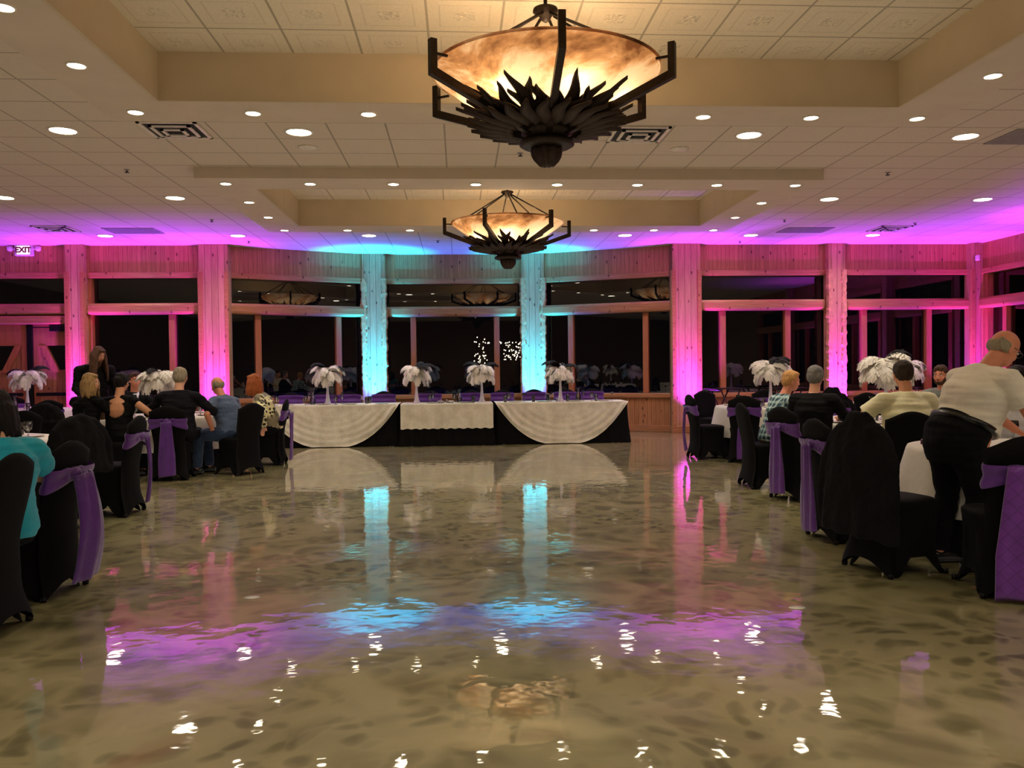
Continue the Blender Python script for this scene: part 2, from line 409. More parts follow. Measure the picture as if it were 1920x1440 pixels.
bm = bmesh.new(); box(bm, XR, XR+.2, YB, yy, 0, ZC); tag(obj('wall_right', bm, M['backwall'], smooth=False), kind='structure')

# columns: panelled board column with live-edge sides
def column(x, y, wdt, live=False, depth=.16, extra=None):
    bm = bmesh.new(); box(bm, x-wdt/2, x+wdt/2, y-depth, y+.1, 0, ZC, .01)
    o = trim(bm, M['post'])
    bm = bmesh.new()
    for s in (-1, 1):       # slabs on each side
        rings = []
        for k in range(70):
            z = ZTR1+.1 - (ZTR1+.1)*k/69
            ww = .06 + (.030*noise.noise(V(3.1*s+x, y, z*9)) + .016*abs(math.sin(z*26+x)) if live else .004*noise.noise(V(x, s, z*3)))
            cx = x + s*(wdt/2-.03)
            rings.append([(cx-ww*.6, y-depth-.035, z), (cx+s*0+ww*.6, y-depth-.035, z), (cx+ww, y-depth+.02, z), (cx-ww, y-depth+.02, z)])
        ring_loft(bm, rings)
    bmesh.ops.recalc_face_normals(bm, faces=bm.faces)
    obj('side_slab', bm, M['livedge'] if live else M['beam'], o, smooth=False)
    bm = bmesh.new(); box(bm, x-wdt/2-.02, x+wdt/2+.02, y-depth-.045, y+.05, 0, .14, .008); obj('plinth', bm, M['beam'], o, smooth=False)
column(-7.60, YW, .36); column(-4.90, YW, .58); column(-1.86, 18.62, .50, True); column(1.65, 18.62, .50, True)
column(4.72, YW, .60); column(7.93, YW, .36, True); column(11.0, YW-.02, .30); 
for k in range(1, 4): column(XR-.05, YW-3.2*k, .34)
column(-10.75, YW, .36)

# barn-style double doors (left), each with stiles, rails, a diagonal brace and a dark pane
for k, (x0, s) in enumerate(((-8.59-.82, 1), (-8.53, -1))):
    d = empty('door_%d' % (k+1), (x0, YW+.02, 0), kind='structure'); W_ = .82; H = 2.36
    bm = bmesh.new(); box(bm, 0, W_, .04, .09, 0, 1.45); obj('plank_panel', bm, M['pine'], d, smooth=False)
    bm = bmesh.new()
    for a in ((0,.14,0,H), (W_-.14,W_,0,H), (.14,W_-.14,0,.16), (.14,W_-.14,H-.42,H)): box(bm, a[0], a[1], 0, .09, a[2], a[3], .006)
    obj('door_frame', bm, M['mull'], d, smooth=False)
    bm = bmesh.new(); xa, xb = (W_-.14, .30) if s < 0 else (.14, W_-.30)
    xa, xb = (W_-.14, W_-.62) if s > 0 else (.14, .62)
    vs = [(xa,1.4), (xb,1.4), ]
    # big triangular brace: from the meeting stile bottom up to the outer top
    p = [(xa, -.01, H-.42), (xa + (-.13 if s > 0 else .13), -.01, H-.42), (xa + (-.40 if s > 0 else .40), -.01, 1.40), (xa + (-.27 if s > 0 else .27), -.01, 1.40)]
    q = [(a, .09, c) for a, b, c in p]
    ring_loft(bm, [p, q]); bmesh.ops.recalc_face_normals(bm, faces=bm.faces); obj('diagonal_brace', bm, M['mull'], d, smooth=False)
    bm = bmesh.new(); p = [(xa, .03, H-.42), (xa, .03, 1.40), (xa + (-.30 if s > 0 else .30), .03, 1.40)]; q = [(a, .08, c) for a, b, c in p]
    ring_loft(bm, [p, q]); bmesh.ops.recalc_face_normals(bm, faces=bm.faces); obj('triangle_panel', bm, M['pine'], d, smooth=False)
    bm = bmesh.new(); box(bm, .14, W_-.14, .055, .06, 1.45, H-.42); obj('pane', bm, M['glass'], d, smooth=False)
    bm = bmesh.new(); box(bm, .1, W_-.1, -.09, -.05, .93, 1.0, .01); box(bm, .12, .16, -.06, 0, .94, .99); box(bm, W_-.16, W_-.12, -.06, 0, .94, .99); obj('panic_bar', bm, M['blackmetal'], d, smooth=False)
bm = bmesh.new(); box(bm, -8.61, -8.50, YW-.03, YW+.1, 0, 2.45, .01); trim(bm, M['blackmetal'])
bm = bmesh.new(); box(bm, -10.6, -7.7, YW-.1, YW+.1, 2.36, 2.53, .03); trim(bm, M['beam'])
bm = bmesh.new(); box(bm, -8.15, -7.80, YW-.07, YW, 2.22, 2.34, .01); box(bm, -8.6, -8.15, YW-.06, YW-.03, 2.29, 2.31)
tag(obj('door_closer', bm, M['blackmetal'], smooth=False), 'black box door closer at the top right corner of the barn doors', 'door closer')

# night outside
bm = bmesh.new(); box(bm, -30, 40, 17.6, 50, -.6, -.5); tag(obj('night_ground', bm, M['night'], smooth=False), kind='structure')
def fairy_tree(x, y, h, w_, nb, label, z0=.6):
    t = empty('lit_tree', (x, y, -.5), 0, label, 'tree', 'trees with string lights outside')
    bm = bmesh.new(); tube(bm, [(0,0,0), (.03,0,h*.5), (0,.02,h)], [.12,.07,.02]); 
    for k in range(14):
        a = k*2.4; z = h*(.35+.6*k/14); L = w_*(1.05-k/16)
        tube(bm, [(0,0,z), (L*.5*math.cos(a), L*.5*math.sin(a), z+.25), (L*math.cos(a), L*math.sin(a), z+.3)], [.03,.02,.006], 6)
    obj('trunk', bm, M['bark'], t)
    bm = bmesh.new()
    for k in range(nb):
        a = random.uniform(0, 2*PI); z = h*random.uniform(z0, 1.02); L = w_*random.uniform(.2, 1)
        ellip(bm, (L*math.cos(a), L*math.sin(a), z), (.018,.018,.018), seg=6)
    o = obj('string_light_bulbs', bm, M['bulb'], t); o['kind'] = 'stuff'
fairy_tree(.66, 24.5, 2.75, .26, 60, 'narrow tree wound with string lights outside the centre window')
fairy_tree(1.7, 27, 2.7, .45, 70, 'wide low tree with string lights outside, left of the right cyan column', .8)

# ------------------------------------------------------------------ lights
def spot(loc, aim, energy, colr, size=70, blend=1, rad=.08, name='light'):
    L = bpy.data.lights.new(name, 'SPOT'); L.energy = energy; L.color = colr; L.spot_size = math.radians(size); L.spot_blend = blend; L.shadow_soft_size = rad
    o = bpy.data.objects.new(name, L); col.objects.link(o); o.location = loc
    o.rotation_euler = (Vector(aim)-Vector(loc)).to_track_quat('-Z', 'Y').to_euler(); return o
def point(loc, energy, colr, rad=.05, name='light'):
    L = bpy.data.lights.new(name, 'POINT'); L.energy = energy; L.color = colr; L.shadow_soft_size = rad
    o = bpy.data.objects.new(name, L); col.objects.link(o); o.location = loc; return o
WARM = (1, .88, .72)
def can_mesh(rad):
    bm = bmesh.new(); lathe(bm, [(rad*1.22, 0), (rad*1.22, -.008), (rad*1.02, -.012), (rad*1.0, -.002)], 28, cap=False); a = bpy.data.meshes.new('ring'); bm.to_mesh(a); bm.free()
    bm = bmesh.new(); lathe(bm, [(rad, -.004), (rad*.85, -.010), (rad*.4, -.013), (.002, -.014)], 24); b = bpy.data.meshes.new('disc'); bm.to_mesh(b); bm.free(); return a, b
BIG, SML = can_mesh(.128), can_mesh(.066)
ORD = ['first','second','third','fourth','fifth','sixth','seventh','eighth','ninth','tenth','eleventh','twelfth','thirteenth','fourteenth','fifteenth','sixteenth']
def can(x, y, z, ms, mat, label, grp):
    t = empty('recessed_light', (x, y, z), 0, label, 'ceiling light', grp)
    obj('trim_ring', ms[0], M['trimring'], t); obj('lens', ms[1], mat, t)
XS = [-8.98, -6.54, -4.12, -1.68, .76, 3.22, 5.70, 8.15, 10.5]
rows = {15.95: [1,2,3,4,5,6,7], 12.5: [1,2,6,7], 9.05: [2,3,4,5,6], 5.6: [1,7], 2.1: [1,2,3,4,5,6,7], -1.4: [1,2,4,6,7]}
rn = {15.95: 'in the row nearest the far windows', 12.5: 'in the row beside the far coffer', 9.05: 'in the row between the two coffers', 5.6: 'in the row beside the near coffer', 2.1:'in the row overhead', -1.4:'in the row behind'}
for y, ids in rows.items():
    for k, i in enumerate(ids):
        if y > 5: can(XS[i], y, ZC, BIG, M['lamp'], 'large round recessed ceiling light, %s from the left %s' % (ORD[k], rn[y]), 'large recessed ceiling lights')
        elif y > 0: can(XS[i], y, ZC, BIG, M['lamp'], 'large round recessed ceiling light, %s from the left %s' % (ORD[k], rn[y]), 'large recessed ceiling lights')
        spot((XS[i], y, ZC-.03), (XS[i], y, 0), 125, WARM, 150, 1, .09)
SB = [-2.96 + 1.067*k for k in range(8)]
for y, w_ in ((7.94, 'far side of the near coffer'), (10.91, 'near side of the far coffer'), (14.5, 'far side of the far coffer')):
    for k, x in enumerate(SB):
        can(x, y, ZB, SML, M['lamp2'], 'small recessed light, %s from the left on the %s' % (ORD[k], w_), 'small soffit lights')
for y, w_ in ((12.1, 'front'), (13.28, 'rear'), (6.75, 'rear'), (5.7, 'front')):
    for x, s in ((-2.96, 'left'), (4.49, 'right')):
        can(x, y, ZB, SML, M['lamp2'], 'small recessed light on the %s strip of the %s coffer, %s one' % (s, 'far' if y > 10 else 'near', w_), 'small soffit lights')
for y in (7.94, 10.91, 14.5):
    for x in (SB[0], SB[2], SB[5], SB[7]): spot((x, y, ZB-.03), (x, y, 0), 40, WARM, 140, 1, .06)
FL = bpy.data.lights.new('floor_bounce_fill', 'AREA'); FL.shape = 'RECTANGLE'; FL.size = 22; FL.size_y = 22; FL.energy = 330; FL.color = (1,.88,.74)  # added upward area light, stands in for light bounced off the floor
fo = bpy.data.objects.new('floor_bounce_fill', FL); col.objects.link(fo); fo.location = (-.5, 5.5, .012); fo.rotation_euler = (PI, 0, 0)
# unseen spots further back in the hall add general fill
for x in (-9, -4, 1, 6): spot((x, -4.5, ZC-.05), (x, -4.5, 0), 120, WARM, 160, 1, .1)

# coloured LED uplights at the column feet
def uplight(x, y, colr, label, wide=None, e=1.0, dx=0, dy=-1, ew=1.0):
    t = empty('led_uplight', (x, y, 0), 0, label, 'uplight', 'LED uplights on the floor')
    bm = bmesh.new(); lathe(bm, [(.055,.05),(.075,.07),(.08,.15),(.07,.17)], 20); obj('lamp_can', bm, M['blackmetal'], t)
    bm = bmesh.new(); lathe(bm, [(.062,.171),(.01,.176)], 20); obj('lens', bm, M['led_c'] if colr[1] > .3 else M['led_m'], t)
    bm = bmesh.new(); box(bm, -.10, -.085, -.02, .02, 0, .13, .004); box(bm, .085, .10, -.02, .02, 0, .13, .004); box(bm, -.10, .10, -.05, .05, 0, .015, .004); obj('bracket', bm, M['blackmetal'], t, smooth=False)
    spot((x, y, .2), (x-dx*.18, y-dy*.18, ZC), 720*e, colr, 46, .9, .05)
    if wide: spot((x, y, .2), (x+dx*.12, y+dy*.12, ZC), 1200*ew, wide, 92 if colr[0] > .5 else 74, 1, .05)
MAG, VIO, CYA, BLU = (.95,.05,1), (.34,.03,1), (.0,.56,1), (.05,.13,1)
uplight(-7.45, YW-.45, MAG, 'LED uplight throwing magenta up the column right of the barn doors', VIO)
uplight(-4.90, YW-.45, MAG, 'LED uplight throwing magenta up the column behind the man in denim', VIO)
uplight(-1.86, 18.62-.45, CYA, 'LED uplight throwing cyan up the left of the two centre columns', BLU, 4.6, ew=1.1)
uplight(1.65, 18.62-.45, CYA, 'LED uplight throwing cyan up the right of the two centre columns', BLU, 4.6, ew=1.1)
uplight(4.80, YW-.45, MAG, 'LED uplight glowing magenta beside the first empty chair on the right', VIO)
uplight(7.93, YW-.45, MAG, 'LED uplight throwing magenta up the column behind the grey-haired woman', VIO)
uplight(10.62, YW-.55, MAG, 'LED uplight throwing magenta up the right corner column', VIO)
uplight(-10.75, YW-.5, MAG, 'LED uplight throwing magenta left of the barn doors', VIO)
uplight(XR-.6, 13.4, MAG, 'LED uplight throwing magenta up the right window wall', VIO, dx=1, dy=0)
uplight(XR-.6, 10.2, MAG, 'LED uplight near the middle of the right window wall', VIO, dx=1, dy=0)
# ------------------------------------------------------------------ ceiling fittings
def diffuser(x, y, label):
    t = empty('air_diffuser', (x, y, ZC), 0, label, 'air vent', 'ceiling air diffusers')
    bm = bmesh.new()
    for k, s in enumerate((.30, .21, .12)):
        z0 = -.004 - .012*k
        for a in ((-s, s, -s, -s+.035), (-s, s, s-.035, s), (-s, -s+.035, -s, s), (s-.035, s, -s, s)): box(bm, a[0], a[1], a[2], a[3], z0-.014, z0)
    obj('louvre_frame', bm, M['trimring'], t, smooth=False)
    bm = bmesh.new(); box(bm, -.29, .29, -.29, .29, -.006, -.001); obj('duct_shade_sheet', bm, M['dark'], t, smooth=False)  # dark sheet, colour stands in for the shade inside the duct
diffuser(-2.95, 9.0, 'white square air diffuser in the tiles left of the nearer chandelier')
diffuser(1.98, 9.05, 'white square air diffuser in the tiles right of the nearer chandelier')
diffuser(-7.05, 15.15, 'small dark air diffuser above the exit sign')
diffuser(8.08, 15.18, 'small dark air diffuser in the purple-lit right part of the ceiling')
for (x, y, l) in ((6.4, 9.05, 'grey return panel in the ceiling near the right edge'), (-5.97, 15.4, 'grey panel in the ceiling on the far left'), (6.38, 15.36, 'grey panel in the ceiling on the far right')):
    t = empty('access_panel', (x, y, ZC), 0, l, 'ceiling panel', 'grey ceiling panels')
    bm = bmesh.new(); box(bm, -.30, .60, -.30, .30, -.012, -.001, .003); obj('panel', bm, M['greyslab'], t, smooth=False)
    bm = bmesh.new()
    for k in range(9): box(bm, -.27, .57, -.26+.06*k, -.235+.06*k, -.016, -.012)
    obj('slat', bm, M['greyslab'], t, smooth=False)
for (x, y, l) in ((-4.14,10.78,'left of the far coffer'),(-4.12,14.3,'behind the far left soffit lights'),(5.71,10.77,'right of the far coffer'),(5.71,14.29,'right of the far soffit lights'),(-4.09,16.64,'above the column behind the denim shirt'),(5.75,16.73,'above the far right windows'),(.75,9.88,'under the nearer chandelier finial'),(8.25,14.6,'in the purple light at far right'),(-.4,16.6,'above the centre bay')):
    t = empty('sprinkler_head', (x, y, ZC), 0, 'small dark sprinkler head ' + l, 'sprinkler', 'ceiling sprinklers')
    bm = bmesh.new(); lathe(bm, [(.035,0),(.035,-.006),(.012,-.008),(.010,-.03)], 12); obj('stem', bm, M['steel'], t)
    bm = bmesh.new(); lathe(bm, [(.028,-.034),(.028,-.038)], 12); obj('deflector', bm, M['dark'], t)
for (x, y, l) in ((2.6, 9.65, 'right'), (-1.7, 9.67, 'left')):
    bm = bmesh.new(); lathe(bm, [(.11,0),(.11,-.012),(.07,-.02),(.002,-.022)], 24)
    tag(obj('ceiling_speaker', bm, M['trimring'], loc=(x, y, ZC)), 'round white ceiling speaker grille to the %s of the nearer chandelier' % l, 'speaker')

# ------------------------------------------------------------------ chandeliers
def bowlr(t): return .14 + (.85-.14)*t, 3.20 + .37*t**1.55
def leaf_mesh(L, w, wob):
    bm = bmesh.new(); n = 12; A, B = [], []
    for k in range(n+1):
        t = k/n; s = .02 + t*L
        r0, z0 = bowlr(min(1, s/.80)); lift = .018 + .05*t*t
        wd = w*(math.sin(PI*(.18+.82*t))**.8)*(1-.15*t) if k < n else .002
        sh = wob*math.sin(t*7+1)*.5*t
        A.append([(r0, sh-wd, z0-lift-.002), (r0, sh-wd*.4, z0-lift-.012), (r0, sh, z0-lift-.022), (r0, sh+wd*.4, z0-lift-.012), (r0, sh+wd, z0-lift-.002)])
    for a in A:
        a += [(a[4][0], a[4][1]*.98, a[4][2]+.008), (a[2][0], a[2][1], a[2][2]+.012), (a[0][0], a[0][1]*.98, a[0][2]+.008)]
    ring_loft(bm, A); bmesh.ops.recalc_face_normals(bm, faces=bm.faces)
    me = bpy.data.meshes.new('leaf'); bm.to_mesh(me); bm.free(); return me
LEAVES = [leaf_mesh(.54, .060, .075), leaf_mesh(.47, .060, -.08), leaf_mesh(.38, .056, .06), leaf_mesh(.60, .056, -.07)]
def chandelier(x, y, rot, label):
    c = empty('chandelier', (x, y, 0), rot, label, 'chandelier', 'bowl chandeliers hung from the coffers')
    bm = bmesh.new(); pr = [bowlr(k/16) for k in range(17)]
    lathe(bm, pr, 64, cap=False); o = obj('alabaster_bowl', bm, M['alab'], c)
    bm = bmesh.new(); lathe(bm, [(.855,3.575),(.855,3.56),(.84,3.56),(.84,3.575),(.855,3.575)], 64, cap=False); obj('bowl_rim', bm, M['alab'], c)
    for k in range(6):
        a = k*PI/3; bm = bmesh.new()
        def P(r_, z_): return (r_, 0, z_)
        h = .024
        prof = [P(.10,3.10), P(.955,3.40), P(.955,3.63)]
        # mitred square bar
        rings = []
        for (p, nrm) in (((.10,3.10), (-.30,.95)), ((.955,3.41), (-.8,.75)), ((.955,3.63), (-1,0))):
            nx, nz = nrm; q = h*(1.25 if nrm[0] == -.8 else 1)
            rings.append([(p[0]-nx*q, -h, p[1]-nz*q), (p[0]-nx*q, h, p[1]-nz*q), (p[0]+nx*q, h, p[1]+nz*q), (p[0]+nx*q, -h, p[1]+nz*q)])
        ring_loft(bm, rings); bmesh.ops.recalc_face_normals(bm, faces=bm.faces)
        obj('arm', bm, M['bronze'], c, smooth=False, rot=(0,0,a))
        bm = bmesh.new(); box(bm, .84, .95, -.008, .008, 3.53, 3.545); obj('rim_clip', bm, M['bronze'], c, smooth=False, rot=(0,0,a))
        bm = bmesh.new(); tube(bm, [(.06,0,4.0), (.80,0,3.555)], .011, 8); obj('hanging_rod', bm, M['bronze'], c, rot=(0,0,a+PI/6))
    first = {}
    for k in range(54):
        a = 2*PI*k/54 + random.uniform(-.02,.02); j = [0,1,3,1,0,2][k % 6]
        if min(abs((a/(PI/3)) % 1), 1-abs((a/(PI/3)) % 1)) < .06 and j in (0, 3): j = 1
        obj('leaf', LEAVES[j], M['leaf'], c, rot=(random.uniform(-.03,.03), random.uniform(-.012,.012), a))
    for k in range(24):
        a = 2*PI*(k+.5)/24
        obj('leaf', LEAVES[2], M['leaf'], c, rot=(0, .03, a), loc=(0,0,-.035))
    bm = bmesh.new(); lathe(bm, [(.02,3.24),(.19,3.17),(.19,3.12),(.16,3.11),(.165,3.08),(.20,3.065),(.205,3.04),(.18,3.025),(.12,3.02),(.02,3.01)], 32); obj('base_ring', bm, M['bronze'], c)
    bm = bmesh.new()
    lathe(bm, [(.10,3.03),(.112,3.0),(.105,2.96),(.088,2.925),(.062,2.90),(.045,2.885),(.01,2.88)], 45, fold=lambda a, k, z: .012*math.sin(9*a+z*14)); obj('finial', bm, M['leaf'], c)
    bm = bmesh.new(); lathe(bm, [(.01,4.06),(.09,4.05),(.095,4.03),(.05,4.0),(.035,3.97),(.01,3.95)], 24); tube(bm, [(0,0,4.04),(0,0,ZCOF)], .014, 8); lathe(bm, [(.09,ZCOF-.03),(.09,ZCOF)], 20); obj('hub', bm, M['bronze'], c)
    for k in range(6):
        a = rot + k*PI/3 + .3; bm = bmesh.new(); ellip(bm, (.48*math.cos(a-rot), .48*math.sin(a-rot), 3.47), (.03,.03,.045), seg=10); obj('bulb', bm, M['bulb'], c)
        point((x+.48*math.cos(a), y+.48*math.sin(a), 3.44), 5.6, (1,.68,.38), .05)
    point((x, y, 3.50), 20, (1,.78,.50), .06)
chandelier(.67, 6.21, -PI/2, 'large bronze and alabaster bowl chandelier in the near coffer')
chandelier(.75, 12.58, -PI/2-.40, 'smaller-looking alabaster bowl chandelier farther away in the second coffer')

# ------------------------------------------------------------------ exit sign, sensor, outlet
t = empty('exit_sign', (-8.60, YW-.06, 3.83), 0, 'white illuminated EXIT sign with two emergency lamp heads above the barn doors', 'exit sign')
bm = bmesh.new(); box(bm, -.17, .17, -.03, .06, -.11, .10, .01); obj('housing', bm, M['plastic'], t, smooth=False)
bm = bmesh.new(); box(bm, -.125, .125, -.036, -.03, -.085, .085, .002); obj('lit_face', bm, M['exitface'], t, smooth=False)
cu = bpy.data.curves.new('exit_text', 'FONT'); cu.body = 'EXIT'; cu.size = .15; cu.extrude = .003; cu.offset = .006; cu.align_x = 'CENTER'; cu.align_y = 'CENTER'
to = bpy.data.objects.new('tmp', cu); col.objects.link(to); dg = bpy.context.evaluated_depsgraph_get(); me = bpy.data.meshes.new_from_object(to.evaluated_get(dg)); bpy.data.objects.remove(to)
me.name = 'exit_lettering'; obj('exit_lettering', me, M['exitletter'], t, smooth=False, loc=(0,-.040,0), rot=(PI/2,0,0))
for s in (-1, 1):
    bm = bmesh.new(); tube(bm, [(s*.17,0,.02), (s*.22,0,.03)], .012, 8); lathe(bm, [(.02,-.05),(.05,-.03),(.055,.04),(.03,.05)], 16, c=(s*.27,0,.03)); obj('lamp_head', bm, M['plastic'], t)
bm = bmesh.new(); box(bm, 10.90, 10.97, YW-.30, YW-.21, 3.55, 3.66, .015); tag(obj('motion_sensor', bm, M['plastic'], smooth=False), 'small white motion sensor high on the right corner column', 'sensor')
for k, (x, z, l) in enumerate(((5.05, .56, 'upper'), (5.05, .42, 'lower'))):
    bm = bmesh.new(); box(bm, x-.03, x+.03, YW-.045, YW-.01, z-.04, z+.04, .006); tag(obj('wall_outlet', bm, M['outlet'], smooth=False), '%s small dark outlet on the wainscot beside the magenta column' % l, 'outlet')

# ------------------------------------------------------------------ chairs
def sm(a, b, x): x = max(0, min(1, (x-a)/(b-a))); return x*x*(3-2*x)
def chair_cover_mesh():
    bm = bmesh.new(); N = 64; rings = []
    for k in range(15):
        t = k/14; ring = []
        for i in range(N):
            a = 2*PI*i/N + PI/4; c, s = math.cos(a), math.sin(a)
            p = .30; q = (abs(c)**(1/p) + abs(s)**(1/p))**(-p)     # superellipse direction
            corner = max(0, 1 - abs(((a/(PI/2)) % 1) - .5)*2) # 1 at the corners
            cor = sm(.35, 1, corner)
            zb = .12*(1-cor)**1.5*(1 - .0)
            z = .475 + (zb-.475)*t
            hs = .220 - .022*math.sin(PI*min(1, t*1.05))*(1-cor*.6) + .030*sm(.7,1,t)*cor - .02*(1-cor)*t
            ring.append((c*q*hs, s*q*hs, z))
        rings.append(ring)
    top = [[(p[0]*f_, p[1]*f_, .475+d_) for p in rings[0]] for f_, d_ in ((.02,.028), (.6,.027), (.92,.018))]
    ring_loft(bm, top + rings, cap=False)
    # backrest envelope from crown to the floor behind
    NX = 15; rows = 20
    def pt(u_, t, side):
        ztop = .885 + .075*math.cos(u_*PI/2)**1.4
        z = .10*(1-abs(u_)**2.5) + (ztop - .10*(1-abs(u_)**2.5))*t if True else 0
        zz = z
        w_ = .205 + .022*sm(.45,.90,zz) - .012*math.exp(-((zz-.45)/.12)**2) + .03*(1-sm(0,.22,zz))
        yc = -.215 - .085*sm(.42,.95,zz) - .05*(1-sm(0,.25,zz))
        th = .032*(1-.35*sm(.6,.95,zz)) * (1-abs(u_)**6) * (1 if t < .97 else .5)
        return (u_*w_, yc + (th if side else -th) + .02*u_*u_, zz)
    us = [-1 + 2*k/(NX-1) for k in range(NX)]
    F_ = [[bm.verts.new(pt(u_, k/rows, 1)) for u_ in us] for k in range(rows+1)]
    B_ = [[bm.verts.new(pt(u_, k/rows, 0)) for u_ in us] for k in range(rows+1)]
    for k in range(rows):
        for i in range(NX-1):
            bm.faces.new((F_[k][i+1], F_[k][i], F_[k+1][i], F_[k+1][i+1])); bm.faces.new((B_[k][i], B_[k][i+1], B_[k+1][i+1], B_[k+1][i]))
        for i in (0, NX-1): bm.faces.new((F_[k][i], B_[k][i], B_[k+1][i], F_[k+1][i]))
    for i in range(NX-1): bm.faces.new((F_[rows][i], F_[rows][i+1], B_[rows][i+1], B_[rows][i]))
    bmesh.ops.recalc_face_normals(bm, faces=bm.faces)
    me = bpy.data.meshes.new('chair_cover'); bm.to_mesh(me); bm.free(); return me
def sash_mesh(zc=.74, h=.15):
    bm = bmesh.new(); rings = []; N = 40
    for k in range(9):
        t = k/8; ring = []
        for i in range(N):
            a = 2*PI*i/N; c, s = math.cos(a), math.sin(a)
            back = .5-.5*s      # gathers at the centre of the back
            hh = h*(1-.55*back*(1-abs(c))**1.0); z = zc + hh*(t-.5) + .02*back*(1-abs(c)) - .03*abs(c)*back
            yc = -.215 - .085*sm(.42,.95,z)
            p = .35; q = (abs(c)**(1/p)+abs(s)**(1/p))**(-p)
            bul = .006*math.sin(t*PI*3) + .008
            ring.append((c*q*(.226+bul), yc + s*q*(.042+bul), z))
        rings.append(ring)
    ring_loft(bm, rings, cap=False)
    me = bpy.data.meshes.new('sash_band'); bm.to_mesh(me); bm.free(); return me
def tail_mesh(w=.085, z0=.76, z1=.07, dy=.0, flare=1.2, xoff=0, bulge=.02):
    bm = bmesh.new(); n = 18; rows = []
    for k in range(n+1):
        t = k/n; z = z0+(z1-z0)*t; ww = w*(.75+(flare-.75)*min(1,t*1.5)) ; yc = -.345 - dy*math.sin(PI*min(1,t*.9)) - .02*(1-t) - .035*(t > .8)*0
        row = []
        for j in range(9):
            s = -1+2*j/8
            row.append((xoff + s*ww, yc - bulge*math.cos(s*PI/2) - .012*math.sin(s*7+t*3), z + .012*s))
        rows.append(row)
    fr = [[bm.verts.new(p) for p in r_] for r_ in rows]; bk = [[bm.verts.new((p[0], p[1]+.012, p[2])) for p in r_] for r_ in rows]
    for k in range(n):
        for j in range(8): bm.faces.new((fr[k][j], fr[k][j+1], fr[k+1][j+1], fr[k+1][j])); bm.faces.new((bk[k][j+1], bk[k][j], bk[k+1][j], bk[k+1][j+1]))
        bm.faces.new((bk[k][0], fr[k][0], fr[k+1][0], bk[k+1][0])); bm.faces.new((fr[k][8], bk[k][8], bk[k+1][8], fr[k+1][8]))
    for e in (0, n):
        for j in range(8): bm.faces.new((fr[e][j], bk[e][j], bk[e][j+1], fr[e][j+1]))
    bmesh.ops.recalc_face_normals(bm, faces=bm.faces)
    me = bpy.data.meshes.new('sash_tail'); bm.to_mesh(me); bm.free(); return me
def knot_mesh():
    bm = bmesh.new(); ellip(bm, (0,-.315,.755), (.05,.035,.045)); ellip(bm, (-.07,-.305,.75), (.07,.02,.05)); ellip(bm, (.07,-.305,.75), (.07,.02,.05))
    return remesh(bm, .009, 2, lambda c: .006*noise.noise(c*40))
CH, SA, KN = chair_cover_mesh(), sash_mesh(), knot_mesh(); SAH = sash_mesh(.82, .17)
TAILS = {'flat': tail_mesh(), 'wide': tail_mesh(.10, .76, .10, .06, 1.35, 0, .05), 'thin': tail_mesh(.03, .76, .12, .03, 1.0, .02, .01), 'quilt': tail_mesh(.17, .80, .03, .0, 1.15, 0, .03)}
bmf = bmesh.new(); lathe(bmf, [(.012,0),(.02,.004),(.02,.03),(.012,.035)], 10); FOOT = bpy.data.meshes.new('foot'); bmf.to_mesh(FOOT); bmf.free()
def chair(x, y, face, label, group, sash='flat', hidden=False):
    """face = direction the sitter looks, degrees from +x"""
    t = empty('banquet_chair', (x, y, 0), math.radians(face)-PI/2, label, 'chair', group)
    obj('chair_cover', CH, M['black'], t)
    if sash:
        s = obj('sash', SAH if sash == 'band' else SA, M['quilt'] if sash == 'quilt' else M['purple'], t)
        obj('sash_knot', KN, M['purple'] if sash != 'quilt' else M['quilt'], s)
        if sash in TAILS: obj('sash_tail', TAILS[sash], M['quilt'] if sash == 'quilt' else M['purple'], s)
    for sx in (-1, 1):
        for sy in (.21, -.235): obj('foot', FOOT, M['blackmetal'], t, loc=(sx*.215, sy, 0))
    return t
GL, GR, GH = 'covered chairs at the left tables', 'covered chairs at the right tables', 'covered chairs behind the head table'
def facing(x, y, tx, ty): return math.degrees(math.atan2(ty-y, tx-x))
T0, T1, T2, T3 = (-4.05, 5.35), (-4.85, 8.25), (-4.28, 12.35), (-7.55, 15.0)
R1, R2, R3, R4 = (4.90, 12.7), (4.68, 9.1), (4.16, 5.95), (7.15, 13.0)
chair(-2.66, 4.58, 178, 'black covered chair of the person in teal, nearest on the left edge', GL, None)
chair(-2.72, 5.40, 172, 'empty black chair whose wide purple sash tail reaches the floor beside the teal top', GL, 'wide')
chair(-3.62, 7.62, 160, 'black covered chair with a black jacket over its back, behind the long sash tail', GL, None)
chair(-3.42, 8.33, 178, 'black covered chair seen side-on with thin purple sash tails, left aisle', GL, 'thin')
chair(-3.71, 11.02, 95, 'black chair of the man in a black suit with a broad purple sash facing us', GL, 'flat')
chair(-3.00, 11.44, 145, 'black chair without a sash behind the man in the denim shirt', GL, None)
chair(-2.86, 12.50, 182, 'black chair with purple sash under the woman in the leopard blouse', GL, 'flat')
chair(-4.98, 10.85, 65, 'black chair with a purple band below a black jacket, under the blonde woman', GL, 'flat')
chair(-4.46, 10.98, 10, 'black chair of the woman in the cut-out black dress', GL, None)
chair(-5.35, 13.30, -45, 'black chair of the man facing us at the second left table', GL, None)
chair(-6.1, 8.6, -10, 'black chair at the far left edge beyond the teal top', GL, None)
chair(-5.0, 9.55, -95, 'black chair on the far side of the first left table behind the dark-haired head', GL, None)
chair(-6.75, 13.9, 135, 'black chair with purple band in front of the far left table', GL, 'flat')
chair(-8.6, 14.2, 40, 'black chair left of the far left table', GL, None)
chair(-8.3, 16.1, -50, 'black chair behind the far left table near the barn doors', GL, 'flat')
